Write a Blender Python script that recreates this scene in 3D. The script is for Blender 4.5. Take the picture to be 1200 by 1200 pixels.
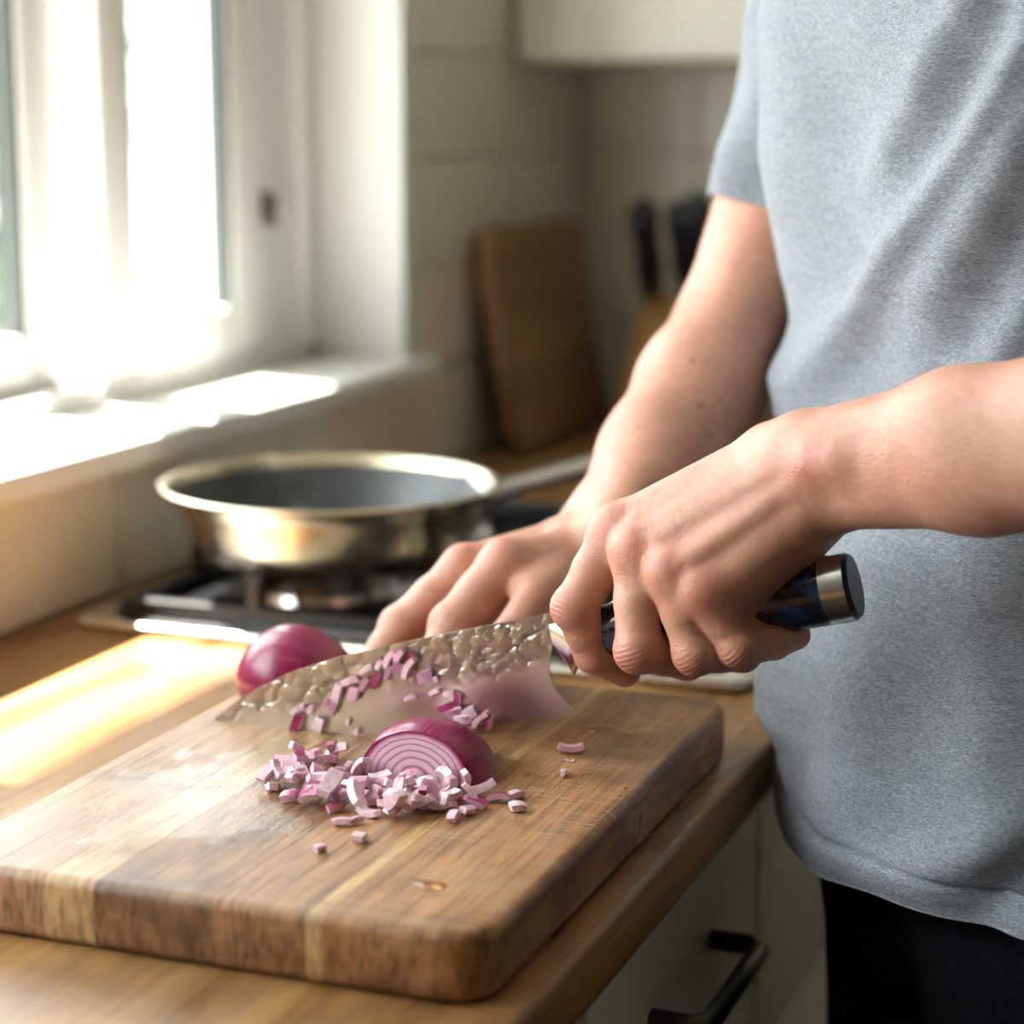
import bpy, bmesh, math, random
import numpy as np
from mathutils import Vector, Matrix, noise as mnoise

for o in list(bpy.data.objects): bpy.data.objects.remove(o)
scene = bpy.context.scene
COL = scene.collection
random.seed(7); rng = np.random.default_rng(7)

# ------------------------------------------------------------------ camera, sky, sun, exposure
CAM = np.array([0.9, 0.0, 1.28]); FPX = 2486.18
PITCH, YAW = math.radians(10.705), math.radians(20.975)
cd = bpy.data.cameras.new('camera'); cam = bpy.data.objects.new('camera', cd); COL.objects.link(cam)
cam.location = CAM; cam.rotation_euler = (math.pi/2-PITCH, 0, YAW)
cd.sensor_width = 36; cd.lens = 36*FPX/1200; cd.clip_start = 0.05
cd.dof.use_dof = True; cd.dof.focus_distance = 1.10; cd.dof.aperture_fstop = 3.8
scene.camera = cam

w = bpy.data.worlds.new('world'); scene.world = w; w.use_nodes = True
bg = w.node_tree.nodes['Background']
bg.inputs['Color'].default_value = (0.93, 0.97, 1.0, 1); bg.inputs['Strength'].default_value = 4.6

sd = bpy.data.lights.new('sun_offscreen', 'SUN'); sun = bpy.data.objects.new('sun_offscreen', sd); COL.objects.link(sun)
sd.energy = 22; sd.angle = math.radians(0.9); sd.color = (1.0, 0.95, 0.88)
SUND = Vector((0.50, -0.16, -0.85)).normalized()
sun.rotation_euler = SUND.to_track_quat('-Z', 'Y').to_euler(); sun.location = (-3, 2, 5)

scene.view_settings.view_transform = 'Standard'; scene.view_settings.look = 'None'
scene.view_settings.gamma = 1; scene.view_settings.use_curve_mapping = False
scene.view_settings.exposure = 1.3

# ------------------------------------------------------------------ helpers
FW = np.array([-math.sin(YAW)*math.cos(PITCH), math.cos(YAW)*math.cos(PITCH), -math.sin(PITCH)])
RT = np.array([math.cos(YAW), math.sin(YAW), 0.0]); UP = np.cross(RT, FW)
def ray(x, y): return FW*FPX + RT*(x-600) - UP*(y-600)
def ony(x, y, Y): d = ray(x, y); return CAM + d*(Y-CAM[1])/d[1]     # measured point on a depth plane
def onz(x, y, Z): d = ray(x, y); return CAM + d*(Z-CAM[2])/d[2]     # measured point on a level plane

WL = {}
def _reg(o, wl, parent):
    if parent is not None:
        o.parent = parent; o.location = Vector(wl) - WL[parent.name]
    else: o.location = wl
    WL[o.name] = Vector(wl)
def props(o, label=None, cat=None, group=None, kind=None):
    if label: o['label'] = label
    if cat: o['category'] = cat
    if group: o['group'] = group
    if kind: o['kind'] = kind
    return o
def empty(name, loc, label=None, cat=None, group=None, kind=None, parent=None):
    o = bpy.data.objects.new(name, None); COL.objects.link(o); o.empty_display_size = .05
    _reg(o, loc, parent); return props(o, label, cat, group, kind)
def mobj(name, me, mat, parent=None, smooth=True, origin=None):
    """mesh built in world coordinates -> object with its origin at its base"""
    n = len(me.vertices); co = np.empty(n*3, np.float32); me.vertices.foreach_get('co', co); co = co.reshape(-1, 3)
    if origin is None:
        lo, hi = co.min(0), co.max(0); origin = ((lo[0]+hi[0])/2, (lo[1]+hi[1])/2, lo[2])
    co -= np.array(origin, np.float32); me.vertices.foreach_set('co', co.ravel()); me.update()
    if smooth: me.polygons.foreach_set('use_smooth', [True]*len(me.polygons))
    for m in (mat if isinstance(mat, (list, tuple)) else [mat]): me.materials.append(m)
    o = bpy.data.objects.new(name, me); COL.objects.link(o); _reg(o, origin, parent); return o
def fin(name, bm, mat, parent=None, smooth=False, origin=None, auto=None):
    me = bpy.data.meshes.new(name); bmesh.ops.recalc_face_normals(bm, faces=bm.faces); bm.to_mesh(me); bm.free()
    o = mobj(name, me, mat, parent, smooth or auto is not None, origin)
    if auto is not None: me.set_sharp_from_angle(angle=math.radians(auto))
    return o
def bbox(bm, x0, x1, y0, y1, z0, z1, bev=0.0, seg=2):
    r = bmesh.ops.create_cube(bm, size=1, matrix=Matrix.Translation(((x0+x1)/2, (y0+y1)/2, (z0+z1)/2)) @ Matrix.Diagonal((x1-x0, y1-y0, z1-z0, 1)))
    if bev > 0:
        es = {e for v in r['verts'] for e in v.link_edges}
        bmesh.ops.bevel(bm, geom=list(es), offset=bev, segments=seg, affect='EDGES', profile=.5)
def box(name, x0, x1, y0, y1, z0, z1, mat, parent=None, bev=.002, seg=2):
    bm = bmesh.new(); bbox(bm, x0, x1, y0, y1, z0, z1, bev, seg); return fin(name, bm, mat, parent, auto=40)
def lathe(bm, prof, c, n=48, close=True):
    rings = []
    for r, z in prof:
        if r < 1e-6: rings.append([bm.verts.new((c[0], c[1], c[2]+z))])
        else: rings.append([bm.verts.new((c[0]+r*math.cos(2*math.pi*i/n), c[1]+r*math.sin(2*math.pi*i/n), c[2]+z)) for i in range(n)])
    for a, b in zip(rings, rings[1:]):
        for i in range(n):
            j = (i+1) % n
            f = [a[i % len(a)], a[j % len(a)], b[j % len(b)], b[i % len(b)]]
            f = [v for k, v in enumerate(f) if v not in f[:k]]
            if len(f) > 2: bm.faces.new(f)
def tube(bm, pts, rad, n=12, flat=1.0, caps=True, up=(0, 0, 1)):
    pts = [Vector(p) for p in pts]; rings = []
    for i, p in enumerate(pts):
        t = (pts[min(i+1, len(pts)-1)]-pts[max(i-1, 0)]).normalized()
        s = t.cross(Vector(up)); s = s.normalized() if s.length > 1e-4 else Vector((1, 0, 0)); u = s.cross(t).normalized()
        r = rad[i] if hasattr(rad, '__len__') else rad
        rings.append([bm.verts.new(p + s*math.cos(a)*r + u*math.sin(a)*r*flat) for a in [2*math.pi*k/n for k in range(n)]])
    for a, b in zip(rings, rings[1:]):
        for i in range(n): bm.faces.new([a[i], a[(i+1) % n], b[(i+1) % n], b[i]])
    if caps: bm.faces.new(rings[0]); bm.faces.new(rings[-1])
def rot_box(bm, M, sx, sy, sz, bev=0):
    r = bmesh.ops.create_cube(bm, size=1, matrix=M @ Matrix.Diagonal((sx, sy, sz, 1)))
    if bev: bmesh.ops.bevel(bm, geom=list({e for v in r['verts'] for e in v.link_edges}), offset=bev, segments=2, affect='EDGES')

# ------------------------------------------------------------------ materials
class NT:
    def __init__(s, name):
        s.m = bpy.data.materials.new(name); s.m.use_nodes = True; s.t = s.m.node_tree
        s.b = s.t.nodes['Principled BSDF']; s.out = s.t.nodes['Material Output']
    def n(s, typ, **kw):
        nd = s.t.nodes.new(typ)
        for k, v in kw.items():
            if k.startswith('i_'): nd.inputs[k[2:].replace('_', ' ')].default_value = v
            else: setattr(nd, k, v)
        return nd
    def l(s, a, b): s.t.links.new(a, b)
    def coord(s, scale=(1, 1, 1), loc=(0, 0, 0), rot=(0, 0, 0), kind='Object'):
        tc = s.n('ShaderNodeTexCoord'); mp = s.n('ShaderNodeMapping')
        mp.inputs['Scale'].default_value = scale; mp.inputs['Location'].default_value = loc; mp.inputs['Rotation'].default_value = rot
        s.l(tc.outputs[kind], mp.inputs['Vector']); return mp.outputs['Vector']
    def noise(s, vec, scale=5, detail=4, rough=.55, dist=0.0):
        nd = s.n('ShaderNodeTexNoise'); s.l(vec, nd.inputs['Vector'])
        nd.inputs['Scale'].default_value = scale; nd.inputs['Detail'].default_value = detail
        nd.inputs['Roughness'].default_value = rough; nd.inputs['Distortion'].default_value = dist; return nd.outputs['Fac']
    def ramp(s, fac, stops):
        r = s.n('ShaderNodeValToRGB'); s.l(fac, r.inputs['Fac']); e = r.color_ramp.elements
        while len(e) < len(stops): e.new(.5)
        for el, (p, c) in zip(e, stops):
            el.position = p; el.color = (c, c, c, 1) if not hasattr(c, '__len__') else (*c[:3], 1)
        return r.outputs['Color']
    def mix(s, fac, a, b, typ='MIX'):
        m = s.n('ShaderNodeMix', data_type='RGBA', blend_type=typ)
        for inp, v in ((m.inputs[0], fac), (m.inputs[6], a), (m.inputs[7], b)):
            if hasattr(v, 'is_linked'): s.l(v, inp)
            elif hasattr(v, '__len__'): inp.default_value = (*v[:3], 1)
            else: inp.default_value = v if inp.type == 'VALUE' else (v, v, v, 1)
        return m.outputs[2]
    def math(s, op, a, b=0.0, clamp=False):
        m = s.n('ShaderNodeMath', operation=op, use_clamp=clamp)
        for i, v in enumerate((a, b)):
            if hasattr(v, 'is_linked'): s.l(v, m.inputs[i])
            else: m.inputs[i].default_value = v
        return m.outputs[0]
    def sep(s, vec):
        x = s.n('ShaderNodeSeparateXYZ'); s.l(vec, x.inputs[0]); return x.outputs
    def set(s, name, v):
        i = s.b.inputs[name]
        if hasattr(v, 'is_linked'): s.l(v, i)
        elif hasattr(v, '__len__') and i.type == 'RGBA': i.default_value = (*v[:3], 1)
        else: i.default_value = v
    def bump(s, h, strength=.2, dist=.001):
        b = s.n('ShaderNodeBump'); b.inputs['Strength'].default_value = strength; b.inputs['Distance'].default_value = dist
        s.l(h, b.inputs['Height']); s.l(b.outputs['Normal'], s.b.inputs['Normal'])
def plain(name, col, rough=.5, metal=0, var=.06, scale=30, bump=0, **kw):
    t = NT(name); f = t.noise(t.coord(), scale, 3)
    t.set('Base Color', t.mix(t.ramp(f, [(.3, 0.), (.7, 1.)]), [c*(1-var) for c in col], [min(1, c*(1+var)) for c in col]))
    t.set('Roughness', rough); t.set('Metallic', metal)
    if bump: t.bump(f, bump)
    for k, v in kw.items(): t.set(k.replace('_', ' '), v)
    return t.m
def wood(name, cols, axis='Y', seed=0, freq=26, rough=(.35, .55), stain=.0, bump=.12, spec=.5):
    t = NT(name); ax = 'XYZ'.index(axis)
    def sc(al, ac): v = [ac]*3; v[ax] = al; return tuple(v)
    big = t.noise(t.coord(sc(.11*freq, freq), (seed*3.7, seed*1.9, seed*2.3)), 1, 5, .6, 1.2)
    col = t.ramp(big, [(.25, cols[0]), (.5, cols[1]), (.75, cols[2])])
    fine = t.noise(t.coord(sc(9, 420), (seed, seed*5, 0)), 1, 3, .6)
    col = t.mix(t.ramp(fine, [(.35, .45), (.55, 0.)]), col, [c*.55 for c in cols[0]])
    if stain:
        st = t.noise(t.coord((9, 9, 9), (seed*7, 2, 5)), 1, 4, .6, .5)
        col = t.mix(t.ramp(st, [(.5, 0.), (.72, stain)]), col, (.075, .045, .03))
    t.set('Base Color', col); t.set('Roughness', t.ramp(big, [(.3, rough[0]), (.7, rough[1])])); t.set('Specular IOR Level', spec)
    t.bump(fine, bump, .0006); return t.m

M = {}
M['wall'] = plain('wall_paint', (.46, .42, .35), .7, var=.03, scale=3)
M['tile'] = plain('glazed_tile', (.79, .73, .61), .28, var=.05, scale=5, bump=.02)
M['grout'] = plain('tile_grout', (.62, .57, .48), .85)
M['ceil'] = plain('ceiling_paint', (.8, .79, .76), .8, var=.02)
M['floor'] = wood('floor_boards', [(.06, .035, .02), (.09, .055, .03), (.13, .08, .045)], 'Y', 3, 9)
M['white'] = plain('white_gloss_paint', (.82, .81, .78), .35, var=.02, scale=8)
M['cream'] = plain('cream_cabinet_paint', (.72, .68, .58), .42, var=.03, scale=10)
M['counter'] = wood('oiled_worktop', [(.23, .105, .032), (.38, .195, .07), (.50, .29, .12)], 'Y', 5, 22, (.24, .40), .45, .25)
M['steel'] = plain('brushed_steel', (.72, .70, .67), .24, 1, var=.06, scale=60)
M['black_iron'] = plain('black_cast_iron', (.018, .018, .019), .45, var=.3, scale=200, bump=.15)
M['black_glass'] = plain('black_enamel', (.012, .013, .015), .12, var=.2)
M['nonstick'] = plain('dark_nonstick', (.045, .05, .052), .38, var=.15, scale=80)
M['black_plastic'] = plain('black_plastic', (.012, .014, .016), .35, var=.2)
M['dark_metal'] = plain('dark_bronze', (.10, .085, .065), .38, .9, var=.2)
M['trouser'] = plain('dark_navy_cotton', (.009, .010, .013), .95, var=.3, scale=300, bump=.2, Specular_IOR_Level=.08)
M['shoe'] = plain('dark_leather', (.03, .025, .02), .5)
M['hair'] = plain('brown_hair', (.06, .035, .02), .6, var=.4, scale=200, bump=.4)
M['brick'] = plain('red_brick', (.40, .20, .15), .8, var=.2, scale=20)
M['mortar'] = plain('mortar', (.55, .5, .45), .9)
M['lawn'] = plain('lawn', (.06, .09, .035), .9, var=.4, scale=6)
M['leaf'] = plain('leaf_green', (.045, .075, .03), .6, var=.4, scale=3)
M['bark'] = plain('bark', (.16, .11, .07), .9)
M['render'] = plain('white_render', (.78, .76, .72), .8)
M['roof'] = plain('roof_tiles', (.12, .10, .085), .8, var=.2, scale=10)
def glass():
    t = NT('window_glass'); tr = t.n('ShaderNodeBsdfTransparent'); gl = t.n('ShaderNodeBsdfGlossy'); gl.inputs['Roughness'].default_value = .02
    mx = t.n('ShaderNodeMixShader'); mx.inputs[0].default_value = .05
    tr.inputs['Color'].default_value = (.97, .985, .98, 1)
    t.l(tr.outputs[0], mx.inputs[1]); t.l(gl.outputs[0], mx.inputs[2]); t.l(mx.outputs[0], t.out.inputs['Surface']); return t.m
M['glass'] = glass()
M['gasket'] = plain('grey_rubber_seal', (.05, .055, .05), .7)

# ------------------------------------------------------------------ structure
ZC = 0.90; ZB = 0.9335                    # worktop level, board top level
WY0, WY1, WZ0, WZ1 = 0.05, 2.035, 1.025, 2.15   # window opening in the left wall
S = 'structure'
props(box('floor', -.25, 3.3, -2.6, 2.75, -.06, 0, M['floor'], bev=0), kind=S)
props(box('ceiling', -.25, 3.3, -2.6, 2.75, 2.5, 2.58, M['ceil'], bev=0), kind=S)
bm = bmesh.new()
for a in ((-.25, 0, -2.6, 2.75, 0, WZ0-.03), (-.25, 0, -2.6, 2.75, WZ1, 2.5), (-.25, 0, -2.6, WY0, WZ0-.03, WZ1), (-.25, 0, WY1, 2.75, WZ0-.03, WZ1)): bbox(bm, *a)
wl_ = props(fin('wall_left', bm, M['grout']), kind=S)
wb_ = props(box('wall_back', 0, 3.3, 2.585, 2.75, 0, 2.5, M['grout'], bev=0), kind=S)
props(box('wall_right', 3.2, 3.3, -2.6, 2.585, 0, 2.5, M['wall'], bev=0), kind=S)
props(box('wall_rear', 0, 3.2, -2.6, -2.5, 0, 2.5, M['wall'], bev=0), kind=S)
# wall tiles, one by one
TH, TW, G = .11, .30, .003
tile_cache = {}
def tile(wall, axis, u0, u1, z0, z1):
    t = .007
    key = (axis, round(u1-u0, 4), round(z1-z0, 4))
    if axis == 'x': b = (0, t, u0+G/2, u1-G/2, z0+G/2, z1-G/2)
    else: b = (u0+G/2, u1-G/2, 2.585-t, 2.585, z0+G/2, z1-G/2)
    if key in tile_cache:
        o = bpy.data.objects.new('tile', tile_cache[key]); COL.objects.link(o)
        _reg(o, ((b[0]+b[1])/2, (b[2]+b[3])/2, b[4]), wall)
    else:
        o = box('tile', *b, M['tile'], wall, bev=.0018, seg=1); tile_cache[key] = o.data
for r in range(5):
    z0 = ZC + r*TH
    for k in range(-4, 5):
        u0 = 1.446 + k*TW + (.0 if r != 2 else .0); u1 = u0+TW
        if z0 < 1.0:
            tile(wl_, 'x', max(u0, .3), min(u1, 2.575), z0, 1.003 if r == 0 else z0+TH)
        elif u1 > WY1+.03:
            tile(wl_, 'x', max(u0, WY1+.02), min(u1, 2.575), z0, z0+TH)
    xs = [.008] + [.157+.3*k for k in range(6)]
    for a, b in zip(xs, xs[1:]): tile(wb_, 'y', a, b, z0, z0+TH)
# upper part of the visible wall is painted tile too; two more rows beside the window
for r in range(5, 8):
    z0 = ZC+r*TH
    for a, b in ((WY1+.02, 2.046+.3), (2.346, 2.575)): tile(wl_, 'x', a, b, z0, z0+TH)
# window: lining, frame, sashes, panes, sill
win = props(empty('window_1', (-.12, (WY0+WY1)/2, WZ0)), kind=S)
bm = bmesh.new()
bbox(bm, -.25, .004, WY1-.012, WY1+.02, WZ0-.03, WZ1, .002); bbox(bm, -.25, .004, WY0-.02, WY0+.012, WZ0-.03, WZ1, .002); bbox(bm, -.25, .004, WY0, WY1, WZ1-.012, WZ1+.02, .002)
fin('window_lining', bm, M['white'], win, auto=40)
bm = bmesh.new()
bbox(bm, -.165, -.10, WY0+.012, WY1-.012, WZ0-.012, WZ0+.018, .003)
bbox(bm, -.165, -.10, WY0+.012, WY1-.012, WZ1-.06, WZ1-.012, .003)
for y0, y1 in ((WY1-.082, WY1-.012), (WY0+.012, WY0+.07)): bbox(bm, -.165, -.10, y0, y1, WZ0+.016, WZ1-.06, .003)
bbox(bm, -.112, -.090, WY1-.05, WY1-.012, WZ0+.016, WZ1-.06, .003)
fin('window_frame', bm, M['white'], win, auto=40)
def sash(y0, y1, x0, x1, st0, st1, mat=M['white']):
    s = empty('sash', ((x0+x1)/2, (y0+y1)/2, WZ0+.018), parent=win)
    for nm, a in (('stile', (x0, x1, y0, y0+st0, WZ0+.018, WZ1-.06)), ('stile', (x0, x1, y1-st1, y1, WZ0+.018, WZ1-.06)),
                  ('rail', (x0, x1, y0+st0, y1-st1, WZ0+.018, WZ0+.066)), ('rail', (x0, x1, y0+st0, y1-st1, WZ1-.11, WZ1-.06))):
        box(nm, *a, mat, s, .004)
    for a in ((y0+st0, y0+st0+.007), (y1-st1-.007, y1-st1)): box('gasket', x0+.004, x1-.004, a[0], a[1], WZ0+.066, WZ1-.11, M['gasket'], s, 0)
    xm = (x0+x1)/2; box('pane', xm-.002, xm+.002, y0+st0-.004, y1-st1+.004, WZ0+.062, WZ1-.106, M['glass'], s, 0)
sash(1.613, WY1-.082, -.128, -.10, .052, .10)
sash(1.02, 1.605, -.160, -.132, .07, .062)
sash(.12, 1.05, -.128, -.10, .06, .06)
bm = bmesh.new(); bbox(bm, -.100, -.094, 1.907, 1.923, 1.17, 1.20, .002); bbox(bm, -.097, -.088, 1.911, 1.919, 1.165, 1.195, .002)
fin('window_catch', bm, M['dark_metal'], win, auto=40)
bm = bmesh.new(); bbox(bm, -.10, .034, WY0-.05, 2.052, 1.003, 1.0255, .005, 3)
props(fin('trim_1', bm, M['white'], auto=40), kind=S)   # inner window sill
bm = bmesh.new(); bbox(bm, -.30, -.165, WY0+.0, WY1, .985, 1.02, .004)
props(fin('trim_2', bm, M['white'], auto=40), kind=S)   # outer sill
# overhang added out of view to limit where sun falls on the worktop
props(box('added_sun_blocker', -.935, -.25, -1.5, 4.0, 2.83, 2.95, M['white'], bev=.01), kind=S)

# ------------------------------------------------------------------ outside
props(box('ground', -30, -.25, -12, 40, -.5, -.4, M['lawn'], bev=0), kind=S)
hs = empty('neighbour_house', (-9, 17, -.4), 'white rendered house with a grey gabled roof seen through the window', 'house')
box('wall', -12, -6, 14, 22, -.4, 2.6, M['render'], hs, 0)
bm = bmesh.new(); V = [bm.verts.new(p) for p in ((-12.4, 13.6, 2.5), (-5.6, 13.6, 2.5), (-9, 13.6, 4.2), (-12.4, 22.4, 2.5), (-5.6, 22.4, 2.5), (-9, 22.4, 4.2))]
for f in ((0, 1, 2), (5, 4, 3), (0, 2, 5, 3), (1, 4, 5, 2), (0, 3, 4, 1)): bm.faces.new([V[i] for i in f])
fin('roof', bm, M['roof'], hs)
for yy in (15.2, 18.2): 
    wn = box('window', -6.02, -5.96, yy, yy+1.2, .6, 1.9, M['white'], hs, .01); box('pane', -5.97, -5.95, yy+.1, yy+1.1, .7, 1.8, M['black_glass'], wn, 0)
# brick pier
pr = empty('brick_pier', (-1.42, 4.45, -.4), 'slim red brick pier outside beyond the window stile', 'pier')
box('core', -1.53, -1.31, 4.36, 4.56, -.4, 2.42, M['mortar'], pr, 0)
bk = None
for c in range(38):
    for h in range(2):
        off = 0 if c % 2 else .0
        b = (-1.54+h*.122, -1.54+h*.122+.112, 4.35, 4.57, -.4+c*.075, -.4+c*.075+.065)
        if bk is None: bk = box('brick', *b, M['brick'], pr, .003, 1)
        else:
            o = bpy.data.objects.new('brick', bk.data); COL.objects.link(o); _reg(o, ((b[0]+b[1])/2, (b[2]+b[3])/2, b[4]), pr)
def bush(cx, cy, cz, r, h, label, n=1600):
    e = empty('garden_shrub', (cx, cy, -.4), label, 'shrub', 'shrubs in the garden')
    bm = bmesh.new(); tube(bm, [(cx, cy, -.4), (cx+.03, cy, cz), (cx, cy+.05, cz+h*.3)], [.05, .04, .02], 8); fin('stem', bm, M['bark'], e, True)
    P = []
    Fc = []
    for i in range(n):
        d = rng.normal(size=3); d /= np.linalg.norm(d); p = np.array([cx, cy, cz+h*.35]) + d*np.array([r, r, h*.6])*rng.uniform(.55, 1.0)*(1+.25*math.sin(5*d[0]+3*d[2]+cx))
        if p[2] < -.38: continue
        a = rng.normal(size=3); a /= np.linalg.norm(a); b = np.cross(a, d); b /= np.linalg.norm(b)+1e-6; s = rng.uniform(.03, .06)
        k = len(P); P += [p-a*s, p+b*s*.5, p+a*s, p-b*s*.5]; Fc.append((k, k+1, k+2, k+3))
    me = bpy.data.meshes.new('foliage'); me.from_pydata([tuple(p) for p in P], [], Fc); mobj('foliage', me, M['leaf'], e, False)
bush(-1.6, 3.5, .2, .55, .9, 'low leafy green shrub just outside the window')
bush(-2.6, 4.6, .25, .7, 1.0, 'rounded green shrub growing in front of the white house')
bush(-1.5, 1.9, .1, .5, .8, 'small green shrub close under the window')
bush(-4.6, 9.5, 1.0, 1.1, 1.9, 'tall pale green shrub standing beside the neighbouring house')

# ------------------------------------------------------------------ worktop and cabinets
ct = box('worktop', .008, .60, -.9, 2.577, ZC-.035, ZC, M['counter'], bev=.004, seg=3)
props(ct, 'long oiled wooden worktop running under the window', 'worktop')
def base_unit(y0, y1, label):
    e = empty('base_cabinet', (.29, (y0+y1)/2, 0), label, 'cabinet', 'cabinets under the worktop')
    box('body', .01, .555, y0+.001, y1-.001, .0, ZC-.0355, M['cream'], e, .001)
    for z0, z1 in ((.652, .842), (.345, .645), (.10, .338)):
        d = empty('drawer', (.566, (y0+y1)/2, z0), parent=e)
        box('drawer_front', .5552, .576, y0+.003, y1-.003, z0, z1, M['cream'], d, .003)
        bm = bmesh.new(); yc = (y0+y1)/2; zc = z1-.058; hl = .062
        tube(bm, [(.576, yc-hl, zc), (.600, yc-hl, zc), (.608, yc-hl+.008, zc), (.608, yc+hl-.008, zc), (.600, yc+hl, zc), (.576, yc+hl, zc)], .0062, 10)
        fin('handle', bm, M['dark_metal'], d, True)
base_unit(-.86, -.06, 'cream base cabinet at the end of the worktop')
base_unit(-.055, .945, 'wide cream cabinet with drawers under the front of the chopping board')
base_unit(.95, 1.295, 'cream drawer cabinet with dark bar handles beside the standing person')
base_unit(1.30, 1.90, 'cream cabinet below the gas hob')
base_unit(1.905, 2.57, 'cream cabinet in the corner under the knife block')
# upper cabinet on the back wall
uc = empty('wall_cabinet', (.75, 2.46, 1.335), 'cream wall cabinet mounted above the tiled corner', 'cabinet')
box('body', .009, 1.6, 2.345, 2.577, 1.335, 2.3, M['cream'], uc, .002)
for k in range(3):
    a = .012+k*.53
    dd = box('door', a, a+.525, 2.324, 2.3445, 1.338, 2.297, M['cream'], uc, .003)
    bm = bmesh.new(); lathe(bm, [(0, 0), (.006, 0), (.005, .012), (.012, .018), (.012, .022), (0, .026)], (0, 0, 0), 16)
    bmesh.ops.transform(bm, matrix=Matrix.Translation((a+.48, 2.324, 1.42)) @ Matrix.Rotation(math.pi/2, 4, 'X'), verts=bm.verts)
    fin('knob', bm, M['dark_metal'], dd, True)

# ------------------------------------------------------------------ things at the back of the worktop
def rounded_outline(x0, x1, y0, y1, r, n=8):
    out = []
    for cx, cy, a0 in ((x1-r, y1-r, 0), (x0+r, y1-r, 90), (x0+r, y0+r, 180), (x1-r, y0+r, 270)):
        for k in range(n+1):
            a = math.radians(a0+90*k/n); out.append((cx+r*math.cos(a), cy+r*math.sin(a)))
    return out
def slab(bm, outline, z0, z1, f=.006, seg=3):
    """flat board with filleted rim"""
    pts = np.array(outline); n = len(pts)
    nx = np.roll(pts, -1, 0)-np.roll(pts, 1, 0); nrm = np.stack([nx[:, 1], -nx[:, 0]], 1); nrm /= np.linalg.norm(nrm, axis=1)[:, None]
    prof = [(f*(1-math.sin(a)), z0+f*(1-math.cos(a))) for a in np.linspace(0, math.pi/2, seg+1)] + [(f*(1-math.cos(a)), z1-f+f*math.sin(a)) for a in np.linspace(0, math.pi/2, seg+1)]
    rings = [[bm.verts.new((*(pts[i]-nrm[i]*d), z)) for i in range(n)] for d, z in prof]
    for a, b in zip(rings, rings[1:]):
        for i in range(n): bm.faces.new([a[i], a[(i+1) % n], b[(i+1) % n], b[i]])
    bm.faces.new(rings[0][::-1]); bm.faces.new(rings[-1])
M['old_board'] = wood('old_chopping_board', [(.15, .07, .03), (.30, .16, .07), (.46, .28, .125)], 'Y', 9, 9, (.5, .7), .5)
bm = bmesh.new(); slab(bm, rounded_outline(-.155, .155, 0, .255, .022), -.011, .011, .006)
Mx = Matrix.Translation((.066, 2.345, .9005)) @ Matrix.Rotation(math.radians(-11), 4, 'Y') @ Matrix.Rotation(math.pi/2, 4, 'Z') @ Matrix.Rotation(math.pi/2, 4, 'X')
bmesh.ops.transform(bm, matrix=Mx, verts=bm.verts)
zmin = min(v.co.z for v in bm.verts); xmin = min(v.co.x for v in bm.verts)
bmesh.ops.translate(bm, vec=(.0085-xmin, 0, .9005-zmin), verts=bm.verts)
props(fin('chopping_board', bm, M['old_board'], auto=40), 'dark worn chopping board leaning upright in the tiled corner', 'chopping board')
# knife block with knives
M['block'] = wood('block_wood', [(.38, .19, .06), (.54, .29, .105), (.64, .38, .16)], 'Z', 2, 18, (.4, .6))
KB = Matrix.Translation((.188, 2.455, .9005)) @ Matrix.Rotation(math.radians(-12), 4, 'Z')
bm = bmesh.new()
prof = [(-.10, 0), (.06, 0), (.075, .10), (.0, .165), (-.035, .145)]
for sx in (-.052, .052): [bm.verts.new(KB @ Vector((sx, y, z))) for y, z in prof]
bm.verts.ensure_lookup_table(); n = len(prof)
bm.faces.new(bm.verts[:n]); bm.faces.new(bm.verts[n:])
for i in range(n): bm.faces.new([bm.verts[i], bm.verts[(i+1) % n], bm.verts[n+(i+1) % n], bm.verts[n+i]])
bmesh.ops.recalc_face_normals(bm, faces=bm.faces); bmesh.ops.bevel(bm, geom=list(bm.edges), offset=.004, segments=2, affect='EDGES')
props(fin('knife_block', bm, M['block'], auto=40), 'honey coloured wooden knife block in the corner of the worktop', 'knife block')
def block_knife(sx, t, ln, label):
    # slot point on the sloping top face of the block; the handle leaves it square on
    y = -.035+.035*t; z = .145+.02*t
    p = KB @ Vector((sx, y, z)); d = (KB.to_3x3() @ Vector((.10, -.42, .9))).normalized()
    e = empty('kitchen_knife', p, label, 'knife', 'knives in the block')
    bm = bmesh.new(); tube(bm, [p+d*.004, p+d*.018, p+d*.024], [.011, .011, .009], 12, 1.3); fin('bolster', bm, M['steel'], e, True)
    bm = bmesh.new(); tube(bm, [p+d*.022, p+d*.05, p+d*(.024+ln*.55), p+d*(.024+ln*.9), p+d*(.024+ln)], [.015, .017, .0155, .018, .011], 12, 1.3)
    h = fin('handle', bm, M['black_plastic'], e, True)
    for q in (.25, .5, .75):
        bm = bmesh.new(); bmesh.ops.create_uvsphere(bm, u_segments=8, v_segments=6, radius=.003, matrix=Matrix.Translation(p+d*(.024+ln*q)+Vector((.0, -.0118, -.003)))); fin('rivet', bm, M['steel'], h, True)
block_knife(-.034, .25, .115, 'black handled kitchen knife in the block slot beside the leaning board')
block_knife(.002, .8, .10, 'short black handled knife in the middle slot of the block')
block_knife(.036, .3, .122, 'longest black handled knife in the block slot by the arm')

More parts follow.
